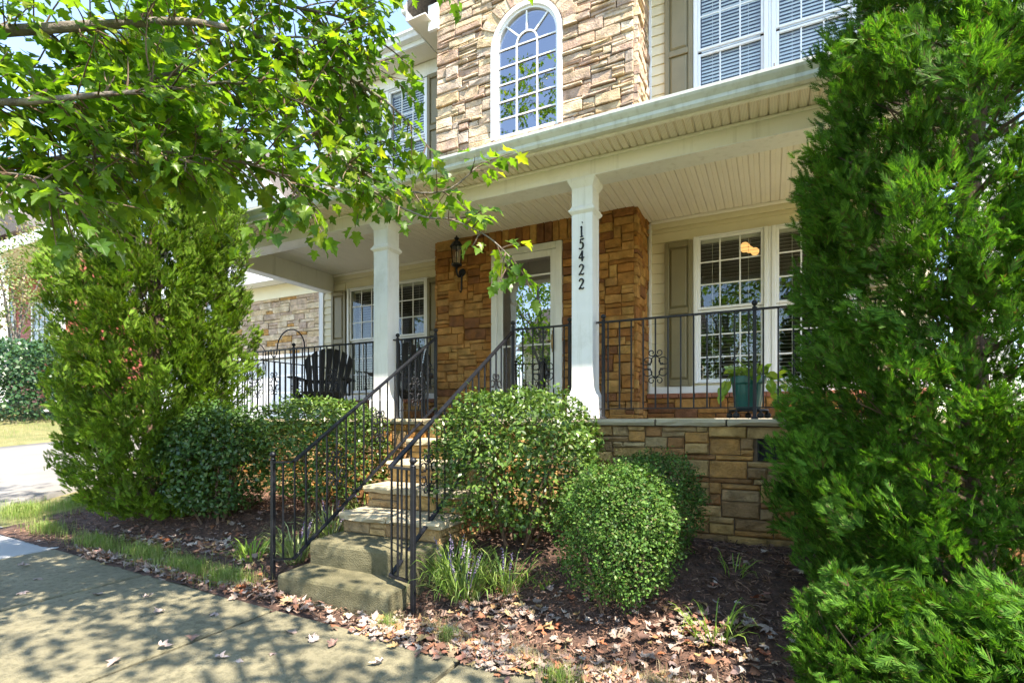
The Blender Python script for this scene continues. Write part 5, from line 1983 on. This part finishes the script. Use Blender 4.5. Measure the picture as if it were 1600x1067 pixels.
# mulch chips
n = 40000
cp = np.stack([r.uniform(-7.4, 2.2, n), 2.50 + r.random(n) ** .85 * 2.1], 1)
cp = cp[~((cp[:, 0] > SX0) & (cp[:, 0] < SX1) & (cp[:, 1] > 2.72))]
n = len(cp)
chip = (np.array([(-.5, -.5, 0), (.5, -.45, .1), (.5, .5, 0), (-.45, .5, .12)]) * np.array([.16, 1, .4]), np.array([(0, 1, 2, 3)]))
pos = np.stack([cp[:, 0], cp[:, 1], gh(cp[:, 0], cp[:, 1]) + r.uniform(.0, .028, n)], 1)
V, Fc = scatter(*chip, pos, np.stack([r.normal(0, 1, n), r.normal(0, 1, n), r.normal(0, .25, n)], 1), np.stack([r.normal(0, .45, n), r.normal(0, .45, n), np.ones(n)], 1), r.uniform(.012, .055, n))
tag(np_object('mulch_chips', V, Fc, M['chips']), 'shredded dark wood mulch covering the bed', kind='stuff')


# ---- maple leaves
def maple_proto(curl=.0, lob=1.0, seed=0):
    r = random.Random(seed)
    half = [(.03, .0), (.16, -.05), (.34, .06), (.27, .19), (.40, .30), (.56 * lob, .52), (.36, .50), (.235, .535), (.27, .70), (.16, .80), (.08, .93)]
    half = [(a * r.uniform(.92, 1.08), b * r.uniform(.97, 1.03)) for a, b in half]
    out = [(a, b) for a, b in half] + [(0, 1.06)] + [(-a * r.uniform(.93, 1.07), b) for a, b in reversed(half)]
    v = [(0, .38, 0.0)]
    for a, b in out:
        v.append((a, b, .22 * abs(a) - .16 * max(0, b - .3) ** 2 * 2 + curl * (a * a * 1.4 + (b - .4) ** 2 * 1.1) + r.uniform(-.03, .03) * (1 + abs(curl))))
    n = len(out)
    f = [(0, i + 1, (i + 1) % n + 1) for i in range(n)]
    return np.array(v), np.array(f)


ML = [maple_proto(0, 1.0, 1), maple_proto(-.25, .9, 2), maple_proto(.2, 1.08, 3)]
LL = [maple_proto(.5, 1.0, 4), maple_proto(-.6, .85, 5), maple_proto(1.0, .8, 6), maple_proto(.2, 1.05, 7)]

# fallen leaves: drifts along the walk edge, thinner into the mulch
spots = [(-1.95, 2.66, .45, .13, 6), (-1.35, 2.55, .55, .17, 11), (-.65, 2.55, .6, .22, 11), (.05, 2.62, .5, .25, 7), (-3.6, 2.62, .45, .10, 5), (-4.5, 2.56, .6, .08, 5), (-5.5, 2.56, .6, .08, 4),
         (-4.6, 3.05, .9, .35, 4), (-5.6, 2.95, .7, .2, 3), (-1.5, 3.0, .6, .25, 4), (-.4, 3.1, .7, .45, 5), (-2.35, 2.70, .2, .1, 2), (-3.1, 2.6, .5, .05, 2), (-2.1, 2.50, .5, .08, 3)]
lp = np.concatenate([blobs(r, 3600, spots), np.stack([r.uniform(-6.5, 1.2, 420), r.uniform(2.5, 4.4, 420)], 1)])
lp = lp[~((lp[:, 0] > SX0 - .02) & (lp[:, 0] < SX1 + .03) & (lp[:, 1] > 2.66))]
lp = lp[lp[:, 1] > 2.3]
big = MB
Vs, Fs, off = [], [], 0
for q in range(4):
    s = lp[q::4]
    n = len(s)
    zz = np.where(s[:, 1] < 2.5, zs(s[:, 0]) + .012, gh(s[:, 0], s[:, 1]) + .024) + r.uniform(0, .02, n)
    V, Fc = scatter(LL[q][0] - np.array([0, .4, 0]), LL[q][1], np.stack([s[:, 0], s[:, 1], zz], 1),
                    np.stack([r.normal(0, 1, n), r.normal(0, 1, n), r.normal(0, .2, n)], 1),
                    np.stack([r.normal(0, .3, n), r.normal(0, .3, n), r.choice([-1, 1], n)], 1), r.uniform(.03, .07, n))
    Vs.append(V); Fs.append(Fc + off); off += len(V)
tag(np_object('leaf_litter', np.concatenate(Vs), np.concatenate(Fs), M['litter']), 'drift of dry fallen maple leaves along the sidewalk edge', kind='stuff')
lme = []
for q, p in enumerate(LL):
    me = bpy.data.meshes.new('fallen_leaf')
    me.from_pydata((p[0] * .075 - np.array([0, .03, 0])).tolist(), [], p[1].tolist())
    me.materials.append(M['litter_one'])
    lme.append(me)
rp = random.Random(17)
for k, (u, v) in enumerate([(36, 885), (35, 927), (232, 935), (152, 930), (345, 1030), (372, 1034), (256, 1013), (178, 1036), (248, 958), (335, 960), (410, 905), (487, 997), (490, 1003), (430, 1023), (590, 1040), (455, 990), (640, 1010), (60, 905), (520, 1010), (300, 998)]):
    d = 1.35 / ((v - CY) / F)
    p = P(u, v, d)
    for _ in range(4):
        d = float(-zs(p.x)) / ((v - CY) / F)
        p = P(u, v, d)
    o = bpy.data.objects.new('fallen_leaf', lme[k % 4])
    COL.objects.link(o)
    o.location = (p.x, p.y, float(zs(p.x)) + .012)
    o.rotation_euler = (rp.uniform(-.25, .25), rp.uniform(-.25, .25), rp.uniform(0, 6.28))
    tag(o, 'single dry greyish brown maple leaf lying on the shaded sidewalk', 'leaf', 'dry leaves on the sidewalk')

# ---- the maple: trunk left of the frame, limbs reaching across the top left
mp = thing('maple_tree', 'green maple with branches hanging over the upper left of the photograph', 'tree', (-4.9, .55, -1.3), group='street maples')
top = Vector((-4.72, .62, 1.75))
MB().tube(spline([(-4.9, .55, -1.36), (-4.88, .56, -.4), (-4.8, .6, .7), tuple(top), (-4.5, .7, 2.9), (-4.2, .8, 4.0), (-3.9, .8, 5.0)], 4), [.16 - .0058 * i for i in range(25)], 10).build('trunk', M['bark'], mp, True)
LIMBS = [
    [top, P(-60, 58, 2.9), P(60, 46, 2.9), P(190, 38, 3.0), P(300, 35, 3.1), P(420, 62, 3.3), P(520, 110, 3.45), P(610, 165, 3.55), P(668, 228, 3.6)],
    [Vector((-4.8, .6, .9)), P(-70, 270, 2.8), P(60, 255, 2.9), P(205, 226, 3.05), P(300, 215, 3.2), P(420, 203, 3.3), P(520, 232, 3.4), P(600, 290, 3.45), P(690, 300, 3.45), P(745, 262, 3.4)],
    [P(520, 232, 3.4), P(585, 300, 3.35), P(660, 338, 3.3), P(705, 343, 3.25), P(762, 370, 3.2), P(800, 405, 3.15)],
    [Vector((-4.4, .72, 3.0)), P(120, -130, 3.1), P(280, -70, 3.2), P(420, 0, 3.4), P(540, 30, 3.5), P(600, 70, 3.6)],
    [Vector((-4.7, .62, 1.9)), P(-120, 150, 2.6), P(20, 160, 2.6), P(140, 150, 2.7), P(260, 140, 2.9), P(380, 130, 3.1), P(480, 165, 3.2)],
    [P(-60, 58, 2.9), P(60, 120, 3.3), P(180, 130, 3.5), P(330, 110, 3.7), P(450, 140, 3.8), P(560, 200, 3.8), P(630, 240, 3.75)],
    [P(205, 226, 3.05), P(300, 245, 3.0), P(380, 255, 3.0), P(440, 275, 3.0), P(475, 310, 2.95)],
    [P(-70, 270, 2.8), P(20, 272, 2.6), P(70, 282, 2.6), P(105, 305, 2.6)],
    [P(60, 255, 2.9), P(150, 245, 2.85), P(230, 240, 2.8), P(290, 252, 2.8)],
    [Vector((-4.3, .78, 3.4)), P(400, -190, 3.2), P(560, -130, 3.3), P(635, -75, 3.4), P(672, -40, 3.4)],
    [P(420, 62, 3.3), P(480, 60, 3.4), P(560, 90, 3.45), P(610, 120, 3.5)],
    [P(560, -120, 3.3), P(690, -110, 3.2), P(740, -90, 3.1), P(775, -70, 3.1)],
]
rp = random.Random(8)
leafP, leafA, leafN, leafS = [], [], [], []
twigs = MB()


def leafy(p, d, L, lsize, droop=.5, gapv=.06):
    """a twig with opposite leaves"""
    n = max(3, int(L / gapv))
    pts = [Vector(p)]
    d = Vector(d).normalized()
    for k in range(n):
        d = (d + Vector((rp.uniform(-.15, .15), rp.uniform(-.15, .15), -droop / n + rp.uniform(-.08, .08)))).normalized()
        pts.append(pts[-1] + d * (L / n))
        s_ = d.cross(Vector((0, 0, 1)))
        s_ = s_.normalized() if s_.length > .05 else Vector((1, 0, 0))
        for sg in (-1, 1):
            if rp.random() < .13:
                continue
            pet = (s_ * sg * rp.uniform(.5, 1) + d * .5 + Vector((0, 0, rp.uniform(-.3, .35)))).normalized()
            q = pts[-1] + pet * rp.uniform(.025, .06)
            ax = pet * .75 + d * .3 + Vector((rp.uniform(-.3, .3), rp.uniform(-.3, .3), -.55 + rp.uniform(-.35, .3)))
            nn = Vector((rp.uniform(-.55, .55), rp.uniform(-.55, .55) - .1, 1.0))
            leafP.append(q); leafA.append(ax); leafN.append(nn)
            leafS.append(lsize * rp.uniform(.6, 1.25))
    twigs.tube(pts, [.005 * (1 - .8 * i / n) + .0008 for i in range(n + 1)], 4)


for li, lb in enumerate(LIMBS):
    pts = spline([tuple(p) for p in lb], 5)
    r0 = .036 if li in (0,) else .024 if li in (1, 3, 4, 5, 9) else .009
    MB().tube(pts, [max(.0045, r0 * (1 - i / len(pts)) ** .8) for i in range(len(pts))], 7).build('limb', M['bark'], mp, True)
    first = 4 if len(lb) > 6 else 1
    for i in range(first, len(pts)):
        p = Vector(pts[i])
        t = (Vector(pts[i]) - Vector(pts[i - 1]))
        tn = t.normalized()
        # how far along, thinner twigs at the tip
        u_ = CX + F * (p.x * cos(YAW) + p.y * sin(YAW)) / max(.3, -p.x * sin(YAW) + p.y * cos(YAW))
        m_ = 3.2 if u_ < 420 else 2.7 if u_ < 580 else 1.2
        cnt = int(m_ * t.length / .085 + rp.random())
        for _ in range(cnt):
            sd = Vector((rp.uniform(-1, 1), rp.uniform(-1, 1), rp.uniform(-.55, .6)))
            sd = (sd - tn * sd.dot(tn)).normalized() + tn * rp.uniform(.2, 1.0)
            leafy(Vector(pts[i - 1]).lerp(p, rp.random()), sd, rp.uniform(.16, .5) * (1 if u_ < 560 else .6), .079, .32)
    leafy(pts[-1], Vector(pts[-1]) - Vector(pts[-3]), .26, .088, .5)
# a second street maple on the right, over the viewpoint: its crown dapples the walk
def upper_crown(n, c, rad, seed, keep):
    q = random.Random(seed)
    k = 0
    while k < n:
        p = Vector((q.uniform(-1, 1), q.uniform(-1, 1), q.uniform(-1, 1)))
        if p.length > 1:
            continue
        p = Vector((c[0] + p.x * rad[0], c[1] + p.y * rad[1], c[2] + p.z * rad[2]))
        k += 1
        dd = -p.x * sin(YAW) + p.y * cos(YAW)
        if not keep(p, dd):
            continue
        leafy(p, (q.uniform(-1, 1), q.uniform(-1, 1), q.uniform(-.4, .3)), q.uniform(.25, .5), .10, .4, .085)


upper_crown(420, (-5.6, -.1, 7.2), (2.2, 1.9, 2.6), 15, lambda p, d: p.z > 3.6)
upper_crown(170, (-3.0, .9, 3.9), (2.4, 1.3, 1.2), 5, lambda p, d: d < .2 or p.z / d > .93)
P0 = [np.array([tuple(q) for q in a]) for a in (leafP, leafA, leafN)]
S0 = np.array(leafS)


def clear_view(Pn):
    """leave no leaf closer to the eye than a metre and a half"""
    return np.linalg.norm(Pn, axis=1) > 1.7


def leaf_cloud(par, P0, S0, m, m_one, singles):
    ok = clear_view(P0[0])
    A = [q[ok] for q in P0]; S = S0[ok]
    dd = -A[0][:, 0] * sin(YAW) + A[0][:, 1] * cos(YAW)
    ll = A[0][:, 0] * cos(YAW) + A[0][:, 1] * sin(YAW)
    u, v = CX + F * ll / np.maximum(dd, .1), CY - F * A[0][:, 2] / np.maximum(dd, .1)
    vis = (dd > .5) & (u > 0) & (u < 1600) & (v > 0) & (v < 1067)
    rank = np.where(vis, S / np.maximum(dd, .1), -1)
    order = np.argsort(-rank)
    top_, rest = order[:singles], order[singles:]
    meshes = []
    for p in ML:
        me = bpy.data.meshes.new('leaf')
        me.from_pydata(p[0].tolist(), [], p[1].tolist())
        me.materials.append(m_one)
        meshes.append(me)
    if singles:
        Rm = basis(A[1][top_], A[2][top_])
        for k, i in enumerate(top_):
            o = bpy.data.objects.new('leaf', meshes[k % 3])
            place(o, A[0][i], par)
            o.rotation_euler = Matrix(Rm[k].tolist()).to_euler()
            s_ = float(S[i])
            o.scale = (s_, s_, s_)
    Vs, Fs, off = [], [], 0
    for q in range(3):
        ii = rest[q::3]
        V, Fc = scatter(*ML[q], A[0][ii], A[1][ii], A[2][ii], S[ii])
        Vs.append(V); Fs.append(Fc + off); off += len(V)
    tag(np_object('crown', np.concatenate(Vs), np.concatenate(Fs), m, par), kind='stuff')


leaf_cloud(mp, P0, S0, M['maple'], M['maple_one'], 300)
tag(twigs.build('twigs', M['twig'], mp, recalc=False), kind='stuff')


mp2 = thing('maple_tree', 'second street maple standing behind the viewpoint, shading the walk and bed', 'tree', (2.4, -.7, -1.4), group='street maples')
MB().tube(spline([(2.4, -.7, -1.45), (2.38, -.68, 0), (2.3, -.6, 1.6), (2.0, -.4, 3.2), (1.6, -.1, 4.4), (1.2, .1, 5.4)], 4), [.15 - .006 * i for i in range(21)], 10).build('trunk', M['bark'], mp2, True)
leafP, leafA, leafN, leafS = [], [], [], []
twigs = MB()
LB2 = [[(2.2, -.5, 2.4), (1.2, .2, 3.0), (.2, .9, 3.3), (-.9, 1.5, 3.5)], [(2.1, -.45, 2.8), (1.4, .6, 3.4), (.9, 1.5, 3.7), (.3, 2.2, 3.8)], [(2.2, -.5, 2.5), (.9, -.4, 3.1), (-.5, -.2, 3.5), (-1.9, .1, 3.6)], [(1.9, -.3, 3.4), (.8, .4, 4.0), (-.3, 1.0, 4.4)]]
for lb in LB2:
    pts = spline(lb, 5)
    MB().tube(pts, [.05 * (1 - .85 * i / len(pts)) for i in range(len(pts))], 7).build('limb', M['bark'], mp2, True)
upper_crown(200, (.1, 1.0, 3.7), (2.3, 1.7, 1.0), 6, lambda p, d: d < .2 or p.z / d > .93)
P0 = [np.array([tuple(q) for q in a]) for a in (leafP, leafA, leafN)]
leaf_cloud(mp2, P0, np.array(leafS), M['maple'], M['maple_one'], 0)
tag(twigs.build('twigs', M['twig'], mp2, recalc=False), kind='stuff')

# ================================================================== NEIGHBOURS ON THE LEFT
M['red'] = mat('red_brown_siding', (.30, .065, .045), .6, .08, 3)
M['hedge'] = ramp_mat('hedge_leaf', [(.02, .06, .02), (.035, .09, .028), (.05, .115, .03)], .3, .15, .5)
M['myrtle'] = ramp_mat('crape_myrtle_leaf', [(.12, .18, .05), (.16, .24, .06), (.10, .15, .05), (.30, .20, .14), (.22, .24, .09)], .5, .3, .3)
bush('hedge', 'clipped dark green hedge at the far left behind the lawn', P(30, 600, 17) - Vector((0, 0, .0)), (2.4, 1.6, 1.28), -.12, 15000, .13, M['hedge'], LEAF_B, 19, pw=6, skirt=.05, stems=4, lumps=.02, cat='hedge')
nb = thing('neighbour_house', 'red sided neighbouring house with white porch trim behind the hedge', 'house', tuple(P(20, 640, 27)))
C0 = P(-60, 600, 27.0)
hw = MB()
bx0, bx1, by = C0.x - 7.0, P(100, 600, 27).x + .6, C0.y + 1.2
hw.box(bx0, bx1, by, by + 8, -.3, 9.4)
hwall = hw.build('house_wall', M['red'], nb)
k = 0
z = 0.0
while z < 9.2:
    MB().prism_x([(by - .002, z), (by - .03, z), (by - .006, z + .2), (by - .002, z + .2)], bx0, bx1).build('siding_board', M['red'], hwall)
    z += .2


def far_window(x0, x1, z0, z1):
    f = MB()
    for a, b, c, d in ((x0 - .12, x0, z0 - .12, z1 + .12), (x1, x1 + .12, z0 - .12, z1 + .12), (x0 + .001, x1 - .001, z1, z1 + .12), (x0 + .001, x1 - .001, z0 - .12, z0), (x0 + .001, x1 - .001, (z0 + z1) / 2 - .04, (z0 + z1) / 2 + .04)):
        f.box(a, b, by - .1, by - .031, c, d)
    for q in (1, 2):
        xx = x0 + (x1 - x0) * q / 3
        f.box(xx - .02, xx + .02, by - .08, by - .055, z0, z1)
    w = f.build('window', M['vinyl'], nb)
    MB().box(x0, x1, by - .05, by - .035, z0, z1).build('pane', M['glass_dark'], w)


M['glass_dark'] = mat('dark_window_glass', (.05, .06, .07), .05, .2, 2, spec=.8)
def atY(u, v, y):
    t = (u - CX) / F
    q = (t * cos(YAW) - sin(YAW)) / (cos(YAW) + t * sin(YAW))
    x = q * y
    d = -x * sin(YAW) + y * cos(YAW)
    return Vector((x, y, (CY - v) / F * d))
a, b = atY(54, 476, by), atY(80, 541, by)
far_window(a.x, b.x, b.z - .4, a.z)
a, b = atY(5, 330, by), atY(30, 360, by)
far_window(a.x, b.x, b.z, a.z + 1.0)
a, b = atY(2, 476, by), atY(24, 541, by)
far_window(a.x, b.x, b.z - .4, a.z)
a = atY(40, 385, by - 2.2)
MB().box(bx0, atY(95, 380, by - 2.2).x, by - 2.3, by - .12, a.z, a.z + .5, .02).build('porch_beam', M['vinyl'], nb)
MB().add([(bx0, by - 2.7, a.z + .5), (bx1 - 1.5, by - 2.7, a.z + .5), (bx1 - 1.5, by - .031, a.z + 1.1), (bx0, by - .031, a.z + 1.1), (bx0, by - 2.7, a.z + .6), (bx1 - 1.5, by - 2.7, a.z + .6), (bx1 - 1.5, by - .031, a.z + 1.25), (bx0, by - .031, a.z + 1.25)],
         [(0, 1, 2, 3), (4, 7, 6, 5), (0, 4, 5, 1), (1, 5, 6, 2), (0, 3, 7, 4)]).build('porch_roof', M['shingle'], nb)
for u in (4, 92):
    q = atY(u, 600, by - 2.1)
    MB().box(q.x - .16, q.x + .16, by - 2.25, by - 1.95, -.2, a.z - .001, .01).build('porch_column', M['vinyl'], nb)
MB().prism_y([(bx0 - .5, 9.3), (bx1 + .5, 9.3), ((bx0 + bx1) / 2, 12.5)], by - .6, by + 8.5).build('roof', M['shingle'], nb)

cm = thing('crape_myrtle', 'small crape myrtle with fading blossom in front of the red house', 'tree', tuple(P(25, 600, 19.0)))
r = np.random.default_rng(3)
c0 = P(22, 455, 19.0)
for k in range(5):
    p0 = P(20 + 3 * k, 655, 19.0)
    MB().tube(spline([tuple(p0), tuple(p0.lerp(c0, .5) + Vector((rp.uniform(-.3, .3), 0, 0))), tuple(c0 + Vector((rp.uniform(-1.2, 1.2), rp.uniform(-.8, .8), rp.uniform(.2, 1.6))))], 4), [.07 - .006 * i for i in range(9)], 5).build('trunk', M['bark'], cm)
n = 5200
cl = np.array([tuple(c0)]) + r.normal(0, 1, (70, 3)) * np.array([.95, .8, 1.25])
pos = cl[r.integers(0, 70, n)] + r.normal(0, .24, (n, 3))
V, Fc = scatter(*LEAF_B, pos, r.normal(0, 1, (n, 3)), r.normal(0, 1, (n, 3)) + np.array([0, 0, .8]), r.uniform(.07, .15, n))
tag(np_object('foliage', V, Fc, M['myrtle'], cm), kind='stuff')

# ================================================================== ACROSS THE STREET (mirrored in the panes)
oh = thing('opposite_house', 'pale sided house across the street, mirrored in the storm door', 'house', (-9, -19, -1.4))
bw_ = MB(); bw_.box(-15, -4.5, -27, -19, -1.6, 4.6)
ow = bw_.build('house_wall', M['cream'], oh)
MB().prism_x([(-19.0 + .5, 4.6), (-27.5, 4.6), (-23, 8.2)], -15.4, -4.1).build('roof', M['shingle'], oh)
for k in range(24):
    MB().prism_x([(-18.998, -1.0 + k * .23), (-18.96, -1.0 + k * .23), (-18.99, -.78 + k * .23)], -15, -4.5).build('siding_board', M['cream'], ow)
for x0 in (-13.5, -10.2, -7.0):
    for z0 in (-.4, 2.5):
        w = MB().box(x0, x0 + 1.3, -18.955, -18.9, z0, z0 + 1.6, .02).build('window', M['vinyl'], oh)
        MB().box(x0 + .12, x0 + 1.18, -18.898, -18.88, z0 + .12, z0 + 1.48).build('pane', M['glass_dark'], w)


def plain_tree(label, x, y, h, rad, seed, m):
    r = np.random.default_rng(seed)
    t = thing('street_tree', label, 'tree', (x, y, -1.45), group='trees across the street')
    MB().tube(spline([(x, y, -1.5), (x + .1, y, h * .3), (x - .05, y + .1, h * .75)], 5), [.2 - .014 * i for i in range(11)], 8).build('trunk', M['bark'], t, True)
    q = random.Random(seed)
    for k in range(7):
        a = q.uniform(0, 6.28)
        MB().tube([(x, y, h * q.uniform(.15, .5)), (x + rad * .45 * cos(a), y + rad * .45 * sin(a), h * q.uniform(.5, .7)), (x + rad * .8 * cos(a), y + rad * .8 * sin(a), h * q.uniform(.55, .95))], [.08, .05, .015], 5).build('limb', M['bark'], t)
    n = 4200
    cl = np.array([[x, y, h * .62]]) + unit(r.normal(0, 1, (75, 3))) * (r.random((75, 1)) ** .4) * np.array([rad, rad, h * .42])
    pos = cl[r.integers(0, 75, n)] + r.normal(0, .28, (n, 3))
    V, Fc = scatter(*LEAF_B, pos, r.normal(0, 1, (n, 3)), r.normal(0, 1, (n, 3)) + np.array([0, 0, .6]), r.uniform(.12, .26, n))
    tag(np_object('crown', V, Fc, m, t), kind='stuff')


plain_tree('round green tree across the street left of the pale house', -17.5, -14, 9.5, 3.2, 1, M['maple'])
plain_tree('tall green tree in front of the pale house across the street', -11.0, -12.5, 9.5, 2.8, 2, M['maple'])
plain_tree('green tree across the street right of the pale house', -2.0, -14.5, 7.0, 2.9, 3, M['maple'])
plain_tree('wide green tree across the street to the far right', 5.5, -14, 6.5, 3.0, 4, M['maple'])
